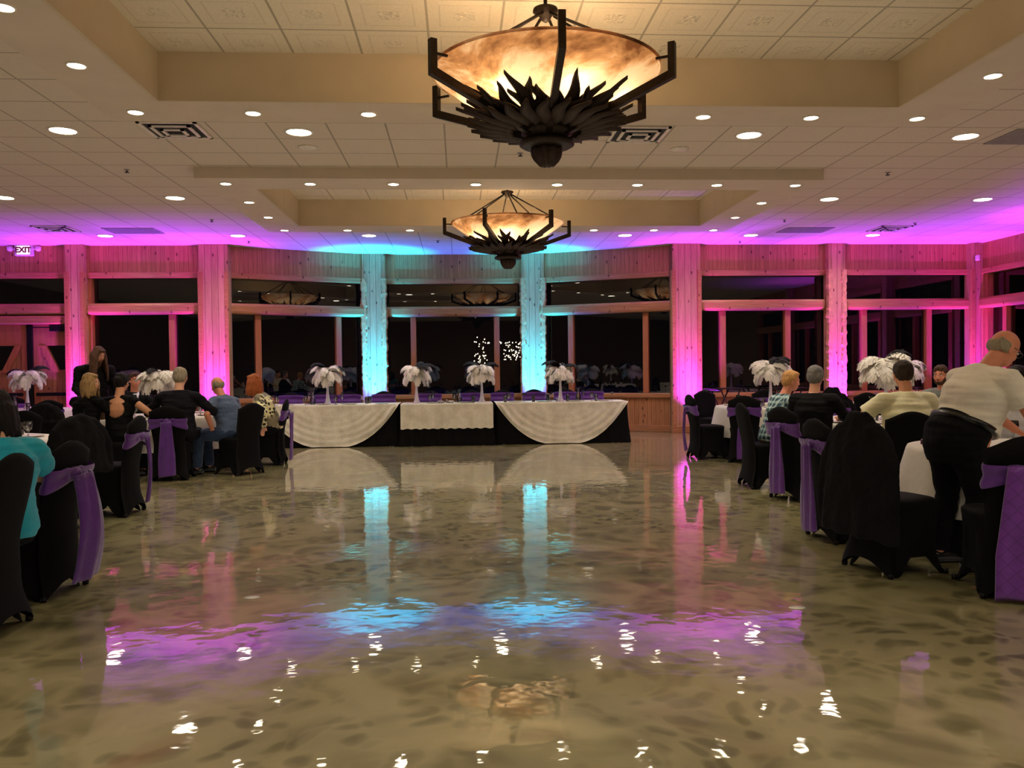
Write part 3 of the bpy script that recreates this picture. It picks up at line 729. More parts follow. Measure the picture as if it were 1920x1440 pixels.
chair(-6.7, 15.9, 225, 'black chair behind the far left table near the standing man', GL, 'flat')
chair(3.72, 12.3, 5, 'empty black chair nearest the magenta column on the right side', GR, 'thin')
chair(4.12, 11.80, 68, 'empty black chair with a purple sash tail toward us at the first right table', GR, 'flat')
chair(4.35, 14.0, -70, 'black chair behind the first right table below the window', GR, None)
chair(5.3, 14.1, -105, 'black chair with purple sash behind the feather vase of the first right table', GR, 'flat')
chair(5.05, 11.35, 95, 'black chair piled with a black jacket between the two right tables', GR, 'flat')
chair(3.48, 9.28, 0, 'black chair of the man in the plaid shirt', GR, None)
chair(3.55, 8.42, 20, 'black chair with long purple sash tail, of the grey-haired woman', GR, 'flat')
chair(4.05, 7.42, 80, 'black chair without sash behind the man in the cream shirt', GR, None)
chair(6.03, 9.92, 214, 'black chair of the smiling man in the grey shirt', GR, None)
chair(4.9, 10.45, 265, 'black chair with purple band on the far side of the second right table', GR, 'flat')
chair(3.08, 6.42, 5, 'black chair with a small purple sash knot showing behind the black jacket chair', GR, 'flat')
chair(2.92, 5.42, 14, 'black chair entirely draped with a long black coat, nearest in the right aisle', GR, None)
chair(3.31, 4.86, 78, 'black chair with a quilted purple sash at the right edge, nearest us', GR, 'quilt')
chair(5.02, 7.2, 235, 'purple-sashed chair at the right edge beyond the man in the white T-shirt', GR, 'flat')
chair(6.35, 12.35, 40, 'black chair before the far right table, below the window mullion', GR, None)
chair(7.25, 11.75, 95, 'black chair in front of the far right table behind the cream shirt', GR, 'flat')
chair(8.4, 13.5, 200, 'black chair right of the far right table', GR, 'flat')
for k, px in enumerate((545, 605, 652, 718, 805, 885, 943, 1004, 1065, 1116)):
    chair((px-862)/1560*16.25, 16.25 + .03*(k % 3), -90, 'black chair with purple band behind the head table, %s from the left' % ORD[k], GH, 'band')

# ------------------------------------------------------------------ round tables and cloths
def round_cloth(r0, z0, z1, amp, nf, seed, flare=.06):
    bm = bmesh.new(); prof = [(.002, z0), (r0*.5, z0), (r0*.93, z0), (r0*.985, z0-.006), (r0, z0-.03)]
    for k in range(1, 11): t = k/10; prof.append((r0 + flare*t, z0-.03+(z1-z0+.03)*t))
    ph = random.random()*6
    def fold(a, k, z):
        if k < 4: return 0
        t = (k-4)/10
        return amp*t*(math.sin(nf*a+ph+seed) + .5*math.sin(nf*1.7*a//1*0 + (nf+3)*a))
    lathe(bm, prof, 120, fold=fold, cap=False)
    return bm
def round_table(c, names, r_=.90, zb=.26):
    x, y = c
    t = empty('round_table', (x, y, 0), 0, 'round banquet table under %s' % names, 'table', 'round banquet tables')
    bm = bmesh.new(); lathe(bm, [(.002,.72),(r_-.02,.72),(r_-.01,.73),(r_-.01,.742),(.002,.745)], 48); obj('tabletop', bm, M['darkwood'], t)
    for a in range(4):
        q = bmesh.new(); ca, sa = math.cos(a*PI/2+.78), math.sin(a*PI/2+.78); tube(q, [(.5*ca,.5*sa,.72), (.55*ca,.55*sa,0)], .016, 8); obj('leg', q, M['steel'], t)
    o = obj('black_undercloth', round_cloth(r_-.005, .748, .01, .016, 14, 1, .03), M['blackcloth'], loc=(x, y, 0)); tag(o, 'floor-length black cloth of %s' % names, 'tablecloth', 'black undercloths')
    o = obj('white_overcloth', round_cloth(r_+.006, .756, zb, .022, 9, 2, .10), M['white'], loc=(x, y, 0)); tag(o, 'white cloth on top of %s' % names, 'tablecloth', 'white round tablecloths')
TN = {T0: 'the round table off the left edge by the teal top', T1: 'the first left round table with empty side-on chairs', T2: 'the left round table of the suited and denim men', T3: 'the far left round table by the barn doors',
      R1: 'the first right round table by the magenta column', R2: 'the right round table of the plaid and cream shirts', R3: 'the near right round table under the man in white', R4: 'the far right round table behind the cream shirt'}
for c, nme in TN.items(): round_table(c, nme, .76 if c in (T0, R3) else .90, .30)

# ------------------------------------------------------------------ head tables
def head_table(x0, x1, y0, y1, which, kind):
    xc = (x0+x1)/2
    t = empty('head_table', (xc, (y0+y1)/2, 0), 0, '%s rectangular table of the long head table' % which, 'table', 'rectangular head tables')
    hx, hy = (x1-x0)/2, (y1-y0)/2
    bm = bmesh.new(); box(bm, -hx+.01, hx-.01, -hy+.01, hy-.01, .715, .74, .004); obj('tabletop', bm, M['darkwood'], t, smooth=False)
    for sx in (-1,1):
        for sy in (-1,1): q = bmesh.new(); tube(q, [(sx*(hx-.15), sy*(hy-.1), .715), (sx*(hx-.15), sy*(hy-.1), 0)], .015, 8); obj('leg', q, M['steel'], t)
    # black skirt: rounded rectangle loft with pleats, flaring to the floor
    def loop(ex, z, amp, ph=0):
        out = []; per = []
        n1, n2 = 60, 20
        for i in range(n1): per.append((-hx + 2*hx*i/n1, -hy, 0, -1))
        for i in range(n2): per.append((hx, -hy + 2*hy*i/n2, 1, 0))
        for i in range(n1): per.append((hx - 2*hx*i/n1, hy, 0, 1))
        for i in range(n2): per.append((-hx, hy - 2*hy*i/n2, -1, 0))
        for k, (x, y, nx, ny) in enumerate(per):
            d = ex + amp*math.sin(k*1.1+ph)
            if i_corner(k, n1, n2): nx, ny = (1 if x > 0 else -1)*1.0, (1 if y > 0 else -1)*1.0; 
            out.append((x+nx*d, y+ny*d, z))
        return out
    def i_corner(k, n1, n2): return k in (0, n1, n1+n2, 2*n1+n2)
    rr = [loop(-.02, .748, 0), loop(.0, .746, 0), loop(.004, .72, .001)] + [loop(.004+.06*(k/8)**1.6, .72-.715*k/8, .012*k/8) for k in range(1, 9)]
    bm = bmesh.new(); ring_loft(bm, rr, cap=False); bm.faces.new(bm.verts[:160]); bmesh.ops.recalc_face_normals(bm, faces=bm.faces)
    o = obj('black_table_skirt', bm, M['blackcloth'], loc=(xc, (y0+y1)/2, 0)); tag(o, 'black floor-length skirt of the %s head table' % which, 'tablecloth', 'black head table skirts')
    # sequinned overlay: top sheet plus front drop
    bm = bmesh.new(); NX, NY, ND = 96, 6, 22; e = .016
    grid = []
    for j in range(NY): grid.append([(-hx-e + 2*(hx+e)*i/NX, hy+e - (2*hy+2*e)*j/NY, .757) for i in range(NX+1)])
    for j in range(ND+1):
        row = []
        for i in range(NX+1):
            u_ = -1 + 2*i/NX; x = u_*(hx+e)
            if kind == 'swag': drop = min(.738, .765*(1-abs(u_)**2.5)) + .002
            else: drop = .44 + .008*math.sin(i*.7)
            q = j/ND; z = .757 - .004 - drop*q if j else .757
            fl = .066*(max(0, .75-z)/.75)**1.6
            if kind == 'swag': w_ = .020*(math.sin(11*math.hypot(u_*1.1, (.80-z)*1.2+.25)*2.2 + 1.5*u_*u_)**2)*q*(.3+abs(u_))*3.2 + .007*math.sin(i*.9)*q
            else: w_ = .024*math.sin(i*.42)*q + .012*math.sin(i*.93+1)*q
            row.append((x, -hy-e-.006 - fl - max(0, .01+w_)*min(1, q*3), z))
        grid.append(row)
    vs = [[bm.verts.new(p) for p in r_] for r_ in grid]
    for a, b in zip(vs, vs[1:]):
        for i in range(NX): bm.faces.new((a[i], b[i], b[i+1], a[i+1]))
    bmesh.ops.recalc_face_normals(bm, faces=bm.faces)
    o = obj('sequin_overlay', bm, M['sequin'], loc=(xc, (y0+y1)/2, 0)); tag(o, {'swag': 'cream sequin cloth falling in a half circle to the floor on the %s head table', 'val': 'cream sequin cloth hanging half-way down the %s head table'}[kind] % which, 'tablecloth', 'sequin head table overlays')
head_table(-3.52, -1.12, 15.12, 15.88, 'left', 'swag')
head_table(-1.05, .58, 15.02, 15.78, 'middle', 'val')
head_table(.66, 3.06, 15.12, 15.88, 'right', 'swag')

# ------------------------------------------------------------------ feather centrepieces
def plume_mesh(L, th1, w, seed, tight=1.3):
    rnd = random.Random(seed); bm = bmesh.new(); n = 44; p = V(0,0,0); pts = []
    for k in range(n+1):
        t = k/n; th = math.radians(8 + (th1-8)*t**tight); pts.append((p.copy(), V(math.sin(th), 0, math.cos(th)))); p += pts[-1][1]*L/n
    tube(bm, [a for a, b in pts[::4]], [.004]*len(pts[::4]), 5)
    for k in range(3, n+1):
        P_, T_ = pts[k]; t = k/n; ww = w*math.sin(PI*min(.97, (t**.75)*.93+.03))**.55
        N_ = V(T_.z, 0, -T_.x)
        for s in (-1, 1):
            for layer in (0, 1, 2):
                sp = rnd.uniform(.8, 1.1)*ww*(1 if layer == 0 else .75); d = (V(0,s,0)*.85 + T_*rnd.uniform(.3,.7) + N_*(.0 if layer == 0 else rnd.uniform(-.6,.6))).normalized()
                hw = .013; q0 = P_; prev = None
                for j in range(4):
                    g = j/3; c = P_ + d*sp*g + V(0,0,-1)*sp*.55*g*g; a_ = T_*hw*(1-.45*g)
                    pr = (bm.verts.new(c-a_), bm.verts.new(c+a_))
                    if prev: bm.faces.new((prev[0], prev[1], pr[1], pr[0]))
                    prev = pr
    me = bpy.data.meshes.new('feather'); bm.to_mesh(me); bm.free(); return me
PL = [plume_mesh(.38, 172, .085, 1, .8), plume_mesh(.40, 165, .095, 2, 1.0), plume_mesh(.36, 215, .095, 3, 1.1), plume_mesh(.36, 178, .080, 4, .6), plume_mesh(.42, 135, .080, 5, 1.1)]
def vase_mesh():
    bm = bmesh.new(); lathe(bm, [(.002,0),(.062,0),(.06,.008),(.040,.05),(.028,.12),(.020,.22),(.016,.34),(.018,.42),(.026,.47),(.034,.49),(.028,.488),(.012,.42)], 24); me = bpy.data.meshes.new('vase'); bm.to_mesh(me); bm.free(); return me
VM = vase_mesh()
def centrepiece(x, y, label, seed, z=.757, sc_=1.0):
    rnd = random.Random(seed)
    c = empty('feather_centrepiece', (x, y, z), rnd.uniform(0, 6), label, 'centrepiece', 'black and white feather centrepieces'); c.scale = (sc_*1.1,)*3
    obj('vase', VM, M['vase'], c)
    for k in range(12): obj('feather', PL[rnd.choice((0,3,3,0))], M['wfeather'], c, loc=(0,0,.47), rot=(rnd.uniform(-.1,.1), rnd.uniform(.05,.30), 2*PI*k/12+rnd.uniform(-.2,.2)))
    for k in range(6): obj('feather', PL[rnd.choice((1,2,1))], M['wfeather'], c, loc=(0,0,.49), rot=(rnd.uniform(-.3,.3), rnd.uniform(-.15,.15), 2*PI*k/6+rnd.uniform(-.4,.4)))
    for k in range(5): obj('feather', PL[rnd.choice((2,4,1,4))], M['bfeather'], c, loc=(0,0,.50), rot=(rnd.uniform(-.3,.3), rnd.uniform(-.1,.25), 2*PI*k/5+rnd.uniform(-.5,.5)))
centrepiece(-2.43, 15.5, 'feather plume vase on the left head table', 11)
centrepiece(-.80, 15.5, 'feather plume vase on the left half of the middle head table', 12)
centrepiece(.41, 15.5, 'feather plume vase on the right end of the middle head table', 13)
centrepiece(1.88, 15.5, 'feather plume vase on the right head table', 14)
centrepiece(-4.36, 12.35, 'feather plume vase behind the suited man at the left', 15, sc_=.94)
centrepiece(-7.6, 15.15, 'lilac-lit feather plume vase in front of the barn doors', 16)
centrepiece(T1[0], T1[1], 'feather plume vase cut by the left edge', 17)
centrepiece(R1[0]-.06, R1[1], 'feather plume vase on the first right table', 18)
centrepiece(R2[0]+.12, R2[1], 'big white feather plume vase above the cream-shirted man', 19, sc_=1.05)
centrepiece(R4[0]+.05, R4[1], 'violet-lit feather plume vase on the far right table', 20)

# ------------------------------------------------------------------ tableware
def mk(name, fn):
    bm = bmesh.new(); fn(bm); me = bpy.data.meshes.new(name); bm.to_mesh(me); bm.free(); return me
GOB = mk('goblet', lambda b: lathe(b, [(.002,0),(.034,0),(.034,.004),(.007,.012),(.005,.05),(.012,.07),(.034,.095),(.040,.125),(.036,.165),(.033,.165),(.036,.125),(.030,.098),(.002,.078)], 20, cap=False))
GOBW = mk('water', lambda b: lathe(b, [(.002,.08),(.029,.099),(.035,.126),(.034,.138),(.002,.138)], 16, cap=False))
TUM = mk('tumbler', lambda b: lathe(b, [(.002,0),(.030,0),(.036,.13),(.033,.13),(.028,.008),(.002,.008)], 20, cap=False))
FLU = mk('flute', lambda b: lathe(b, [(.002,0),(.030,0),(.030,.004),(.005,.012),(.004,.08),(.018,.11),(.024,.15),(.020,.22),(.018,.22),(.021,.15),(.002,.09)], 18, cap=False))
MAR = mk('martini', lambda b: lathe(b, [(.002,0),(.032,0),(.005,.01),(.004,.12),(.045,.165),(.043,.165),(.002,.125)], 18, cap=False))
CAR = mk('carafe', lambda b: lathe(b, [(.002,0),(.045,0),(.052,.03),(.050,.10),(.028,.17),(.024,.20),(.040,.25),(.038,.25),(.021,.20),(.025,.17),(.046,.10),(.048,.03),(.002,.006)], 24, cap=False))
CARW = mk('water', lambda b: lathe(b, [(.002,.008),(.044,.01),(.047,.03),(.044,.10),(.034,.14),(.002,.14)], 20, cap=False))
CUP = mk('cup', lambda b: lathe(b, [(.002,0),(.026,0),(.036,.03),(.042,.07),(.039,.07),(.033,.03),(.002,.006)], 20, cap=False))
HND = mk('cup_handle', lambda b: tube(b, [(.037,0,.055),(.058,0,.058),(.062,0,.038),(.050,0,.022),(.036,0,.024)], .005, 8))
SAU = mk('saucer', lambda b: lathe(b, [(.002,0),(.045,0),(.075,.012),(.075,.015),(.042,.004),(.002,.004)], 24, cap=False))
PLA = mk('plate', lambda b: lathe(b, [(.002,0),(.08,0),(.13,.014),(.131,.018),(.08,.005),(.002,.005)], 32, cap=False))
def nap(b):
    box(b, -.10,.10,-.055,.055,0,.022,.006); box(b, -.098,.098,-.05,.055,.022,.034,.005)
NAP = mk('napkin', nap)
FANN = mk('napkin', lambda b: lathe(b, [(.05,0),(.035,.08),(.004,.19)], 14, fold=lambda a,k,z: .012*math.cos(5*a)*(1-z/.2)))
SHK = mk('shaker', lambda b: lathe(b, [(.002,0),(.018,0),(.016,.05),(.002,.052)], 12, cap=False)); SHKC = mk('cap', lambda b: lathe(b, [(.017,.05),(.014,.066),(.002,.070)], 12, cap=False))
CAN_ = mk('caddy', lambda b: (lathe(b, [(.002,0),(.055,0),(.06,.01),(.06,.045),(.056,.045),(.055,.01),(.002,.006)], 20, cap=False)))
def ware(kind, x, y, label, z=.757, rz=0):
    spec = {'goblet': ('water_goblet', GOB, 'tglass', 'glass', 'stemmed water goblets'), 'tumbler': ('glass_tumbler', TUM, 'tglass', 'glass', 'straight glass tumblers'), 'flute': ('champagne_flute', FLU, 'tglass', 'glass', 'champagne flutes'),
            'martini': ('cocktail_glass', MAR, 'tglass', 'glass', 'cocktail glasses'), 'carafe': ('water_carafe', CAR, 'tglass', 'carafe', 'glass water carafes'), 'cup': ('coffee_cup', CUP, 'china', 'cup', 'white coffee cups'),
            'plate': ('dinner_plate', PLA, 'china', 'plate', 'white plates'), 'napkin': ('folded_napkin', NAP, 'napkin', 'napkin', 'plum folded napkins'), 'fan': ('cone_napkin', FANN, 'purple', 'napkin', 'plum folded napkins'), 'shaker': ('salt_shaker', SHK, 'tglass', 'shaker', 'salt and pepper shakers'),
            'caddy': ('sugar_caddy', CAN_, 'steel', 'caddy', 'sugar caddies'), 'drink': ('orange_drink_glass', TUM, 'tglass', 'glass', 'straight glass tumblers')}[kind]
    nm, me, mat, cat, grp = spec
    t = empty(nm, (x, y, z), rz, label, cat, grp)
    obj({'goblet':'bowl_and_stem','flute':'bowl_and_stem','martini':'bowl_and_stem','carafe':'carafe_body','cup':'cup_body','tumbler':'glass_body','drink':'glass_body','plate':'plate_body','napkin':'folded_cloth','fan':'folded_cloth','shaker':'shaker_body','caddy':'bowl_body'}[kind], me, M[mat], t)
    if kind == 'goblet': obj('water', GOBW, M['water'], t)
    if kind == 'carafe': obj('water', CARW, M['water'], t)
    if kind == 'cup': obj('handle', HND, M['china'], t); obj('saucer', SAU, M['china'], t, loc=(0,0,-.0)); 
    if kind == 'shaker': obj('cap', SHKC, M['steel'], t)
    if kind == 'drink':
        obj('orange_drink', mk('drink', lambda b: lathe(b, [(.002,.01),(.028,.01),(.032,.10),(.002,.10)], 16, cap=False)), M['candle'], t)
    return t
hx = lambda px, y: (px-862)/1560*y
cnt = {}
NM = {'goblet':'water goblet','tumbler':'straight clear tumbler','flute':'tall champagne flute','martini':'stemmed cocktail glass','carafe':'clear water carafe','cup':'white coffee cup','plate':'white plate','napkin':'folded plum napkin','fan':'pointed purple napkin','shaker':'small glass shaker','caddy':'small silver caddy','drink':'glass of orange drink'}
HT = [('goblet',524,15.3),('goblet',577,15.3),('flute',583,15.6),('carafe',590,15.45),('goblet',632,15.3),('flute',644,15.4),('tumbler',689,15.55),('tumbler',695,15.7),('goblet',806,15.3),('flute',812,15.5),('caddy',826,15.25),('shaker',837,15.2),('caddy',845,15.25),('carafe',861,15.45),('goblet',852,15.5),
      ('tumbler',887,15.3),('tumbler',947,15.3),('goblet',954,15.4),('martini',983,15.35),('tumbler',1000,15.35),('martini',1033,15.4),('tumbler',1027,15.6),('shaker',1044,15.25),('tumbler',1065,15.3),('carafe',1085,15.4),('martini',1095,15.3),('goblet',1111,15.3),('tumbler',1119,15.35),('martini',1150,15.4)]
for k, px_, y_ in HT:
    hd = 'left' if px_ < 749 else 'middle' if px_ < 926 else 'right'; cnt[(k, hd)] = cnt.get((k, hd), 0)+1
    ware(k, hx(px_, y_), y_, '%s on the %s head table, %s of its kind from the left' % (NM[k], hd, ORD[cnt[(k, hd)]-1]))
for px_, hd, i in ((545,'left',0),(609,'left',1),(660,'left',2),(718,'left',3),(812,'middle',0),(872,'middle',1),(967,'right',0),(1018,'right',1),(1078,'right',2),(1132,'right',3)):
    ware('plate', hx(px_, 15.35), 15.28, 'white plate on the %s head table, %s from its left end' % (hd, ORD[i]))
def setting(c, nme, items, r_=.62):
    seen = {}
    for k, a, rr in items:
        seen[k] = seen.get(k, 0)+1; a_ = math.radians(a)
        ware(k, c[0]+rr*math.cos(a_), c[1]+rr*math.sin(a_), '%s, %s one clockwise on %s' % (NM[k], ORD[seen[k]-1], nme), rz=a_)
def srt(it): return sorted(it, key=lambda q: (270-q[1]) % 360)
setting(T1, 'the first left round table', srt([('plate',-20,.68),('plate',20,.66),('plate',-60,.66),('goblet',2,.70),('goblet',40,.5),('cup',-5,.45),('cup',25,.42),('flute',60,.55),('plate',70,.66),('cup',80,.4),('tumbler',50,.62),('goblet',-75,.5)]))
setting(T2, 'the left table of the suited man', srt([('goblet',-30,.72),('tumbler',-60,.66),('plate',-15,.66),('carafe',120,.3),('goblet',-110,.60),('drink',-140,.5),('tumbler',-125,.66),('plate',-95,.66),('cup',-45,.5),('goblet',175,.6),('plate',160,.66),('goblet',20,.6),('plate',60,.66)]))
setting(T3, 'the far left table', srt([('goblet',-115,.6),('goblet',-85,.62),('carafe',-105,.25),('tumbler',-60,.5),('napkin',-100,.74),('plate',-75,.68),('plate',-40,.66)]))
setting(R1, 'the first right table', srt([('goblet',-150,.62),('tumbler',-130,.5),('carafe',-100,.35),('plate',-140,.70),('plate',-100,.70),('drink',-135,.62),('goblet',-80,.6),('cup',-120,.66),('plate',160,.66),('goblet',170,.55)]))
setting(R2, 'the right table of the cream-shirted man', srt([('plate',-150,.70),('plate',-118,.70),('cup',-140,.56),('cup',-122,.50),('tumbler',-160,.50),('tumbler',-133,.42),('tumbler',-118,.38),('goblet',-105,.60),('shaker',-128,.62),('goblet',-60,.62),('carafe',70,.3),('goblet',-20,.6),('plate',-30,.68),('drink',150,.5),('cup',-35,.5),('tumbler',-48,.55),('napkin',-20,.72)]))
setting(R3, 'the near right table', srt([('napkin',-168,.60),('napkin',150,.56),('plate',-100,.55),('plate',-60,.55),('goblet',-80,.4),('cup',-45,.5),('goblet',60,.45),('plate',95,.55)]))
setting(R4, 'the far right table', srt([('fan',-160,.6),('fan',-120,.6),('carafe',20,.3),('goblet',-90,.6),('fan',-50,.6),('goblet',-140,.4)]))
# coffee pot at the right edge of the near right table
t = empty('white_coffee_pot', (R3[0]+.02, R3[1]-.42, .757), 0, 'white coffee pot cut by the right edge on the near right table', 'coffee pot')
bm = bmesh.new(); lathe(bm, [(.002,0),(.06,0),(.075,.05),(.065,.12),(.045,.17),(.047,.18),(.002,.185)], 28, cap=False); obj('pot_body', bm, M['china'], t)
bm = bmesh.new(); lathe(bm, [(.045,.182),(.02,.20),(.008,.205),(.012,.22),(.002,.225)], 20, cap=False); obj('lid', bm, M['china'], t)
bm = bmesh.new(); tube(bm, [(.06,0,.14),(.11,0,.14),(.115,0,.07),(.07,0,.04)], .008, 8); obj('handle', bm, M['china'], t)

# folding stands by the windows
def tray_stand(x, y, rz, label):
    t = empty('folding_tray_stand', (x, y, 0), rz, label, 'tray stand', 'folding wooden tray stands')
    for s in (-1, 1):
        q = bmesh.new(); tube(q, [(-.25, s*.2, 0), (.22, s*.2, .90)], .016, 6); obj('leg', q, M['darkwood'], t)
        q = bmesh.new(); tube(q, [(.25, s*.17, 0), (-.22, s*.17, .90)], .016, 6); obj('leg', q, M['darkwood'], t)
    for z, xx in ((.90, .22), (.90, -.22), (.2, -.15), (.2, .15)):
        q = bmesh.new(); tube(q, [(xx, -.22, z), (xx, .22, z)], .014, 6); obj('rail', q, M['darkwood'], t)
    q = bmesh.new(); box(q, -.36, .36, -.24, .24, .916, .936, .006); obj('tray', q, M['blackmetal'], t, smooth=False)
tray_stand(-5.55, 16.5, 0, 'folding tray stand left of the magenta column behind the denim shirt')
tray_stand(5.35, 16.5, .3, 'folding tray stand under the first right window beside the column')
tray_stand(6.6, 16.4, 0, 'folding tray stand under the right window behind the feather vase')

# confetti-like paper scraps on the floor
for k, (x, y, l) in enumerate(((-1.28, 5.14,'left of the left blue glow'), (1.9, 4.6,'beside the right reflected lamp'))):
    bm = bmesh.new(); rr = []
    for i in range(10): a = 2*PI*i/10; q = .035*(1+.5*noise.noise(V(i, k, 3))); rr.append((q*math.cos(a)*1.4, q*math.sin(a)))
    ring_loft(bm, [[(a, b, 0) for a, b in rr], [(a, b, .002) for a, b in rr]])
    tag(obj('paper_scrap', bm, M['china'], loc=(x, y, .0005)), 'tiny pale scrap lying on the glossy floor ' + l, 'paper scrap')
# ------------------------------------------------------------------ coats over chairs
def coat(x, y, face, label, z1=.42, collar=False, mat='blackcoat', seed=0):
    bm = bmesh.new()
    tube(bm, [(-.25,-.29,.86), (-.16,-.29,.93), (0,-.29,.975), (.16,-.29,.93), (.25,-.29,.86)], [.045,.06,.055,.06,.045], 12)
    tube(bm, [(0,-.30,.95), (0,-.315,.80), (0,-.33,.6), (0,-.35,z1)], [(.22,.055),(.265,.075),(.275,.075),(.30,.075)], 24, side=(1,0,0))
    for s in (-1, 1):
        tube(bm, [(s*.23,-.29,.88), (s*.29,-.30,.74), (s*.31,-.31,.55), (s*.31,-.32,max(.2,z1-.02))], [.055,.060,.055,.050], 12)
    if collar:
        tube(bm, [(0,-.28,.93), (0,-.29,1.02), (0,-.30,1.075)], [(.13,.06),(.12,.055),(.08,.03)], 20, side=(1,0,0))
    me = remesh(bm, .014, 3, lambda c: .016*noise.noise(V(c.x*11+seed, c.y*3, c.z*3)) + .005*noise.noise(c*30))
    me.name = 'black_coat'
    o = obj('black_coat', me, M[mat], loc=(x, y, 0), rot=(0,0,math.radians(face)-PI/2)); tag(o, label, 'coat'); return o
M['blackcoat'] = m_fabric('black_coat_wool', srgb(19,18,20), .9, .2, .5, 8, .05)
coat(-3.62, 7.62, 160, 'black jacket hung over the chair behind the long purple sash tail', .50)
coat(-4.98, 10.85, 65, 'black jacket over the chair back behind the blonde woman', .80, seed=3)
coat(2.92, 5.42, 14, 'long black coat with raised collar covering the nearest right chair', .26, True, seed=5)
coat(5.05, 11.35, 95, 'black jacket piled on the chair between the two right tables', .60, True, seed=8)

# ------------------------------------------------------------------ people
SK = {k: plain('skin_'+k, c, .5, var=.06, scale=12, spec=.35) for k, c in dict(fair=srgb(222,164,132), tan=srgb(208,146,108), ruddy=srgb(214,140,110), dark=srgb(92,52,38)).items()}
HM = {k: m_hair('hair_'+k, c, c2) for k, c, c2 in (('black', srgb(14,11,10), srgb(34,27,24)), ('brown', srgb(46,30,20), srgb(88,62,42)), ('longbrown', srgb(58,38,26), srgb(110,78,56)), ('blonde', srgb(120,88,52), srgb(196,160,108)),
      ('sandy', srgb(168,116,62), srgb(222,172,110)), ('grey', srgb(84,82,80), srgb(150,146,140)), ('ltgrey', srgb(120,108,88), srgb(178,166,140)), ('red', srgb(122,58,26), srgb(196,112,60)), ('dkbrown', srgb(32,24,18), srgb(66,52,40)))}
CL = dict(teal=m_fabric('teal_top', srgb(10,156,178), .6, .12, .6, 5), suit=m_fabric('black_suit', srgb(22,22,26), .8, .15, .4), blacktop=m_fabric('black_top', srgb(16,15,16), .7, .15, .35),
      denim=m_fabric('grey_blue_shirt', srgb(76,92,118), .85, .12, .6, 6), jeans=m_fabric('blue_jeans', srgb(36,52,78), .9, .25, .5, 12), cream=m_fabric('cream_shirt', srgb(228,222,182), .7, .06, .8, 4), tee=m_fabric('white_tee', srgb(232,224,206), .8, .05, .7, 4),
      grey=m_fabric('grey_shirt', srgb(122,128,118), .8, .12, .5), khaki=m_fabric('khaki_trousers', srgb(140,128,98), .85, .1, .4), white=m_fabric('white_shirt', srgb(225,225,232), .7, .05, .4), plaid=m_plaid(), leopard=m_leopard(),
      trousers=m_fabric('black_trousers', srgb(15,15,17), .75, .15, .4), shoe=plain('black_shoe', srgb(14,13,13), .35), eye=plain('dark_eye', srgb(24,16,12), .2), eyew=plain('eye_white', srgb(235,228,220), .3), frame=plain('glasses_frame', srgb(60,52,46), .3, .7), belt=plain('belt_leather', srgb(16,14,13), .3))
def rx(a): return Matrix.Rotation(a, 3, 'X')
def ry(a): return Matrix.Rotation(a, 3, 'Y')
def rz_(a): return Matrix.Rotation(a, 3, 'Z')
def ik(a, c, l1, l2, hint):
    a, c = Vector(a), Vector(c); d = c-a; L = min(d.length, (l1+l2)*.995); dn = d.normalized(); c = a+dn*L
    k = (l1*l1-l2*l2+L*L)/(2*L); h = math.sqrt(max(0, l1*l1-k*k)); hv = Vector(hint); hv = (hv-dn*hv.dot(dn)).normalized()
    return a+dn*k+hv*h, c
def hand(bm, w, d, up, s):
    """palm, four curled fingers of unequal length and a side thumb"""
    d = d.normalized(); up = (up-d*up.dot(d)).normalized(); x = d.cross(up)*s
    tube(bm, [w-d*.01, w+d*.03, w+d*.085], [(.022,.018),(.034,.017),(.036,.014)], 10, side=x)
    for k, (o, L) in enumerate(((-.027,.062), (-.009,.074), (.010,.070), (.027,.054))):
        b = w+d*.08+x*o; tube(bm, [b-d*.02, b, b+d*L*.5-up*.006, b+d*L*.85-up*.022, b+d*L*.95-up*.034], [.009,.0095,.0088,.008,.006], 8)
    b = w+d*.02-x*.028; tube(bm, [b, b+d*.025-x*.018-up*.004, b+d*.055-x*.026-up*.012], [.012,.0105,.008], 8)
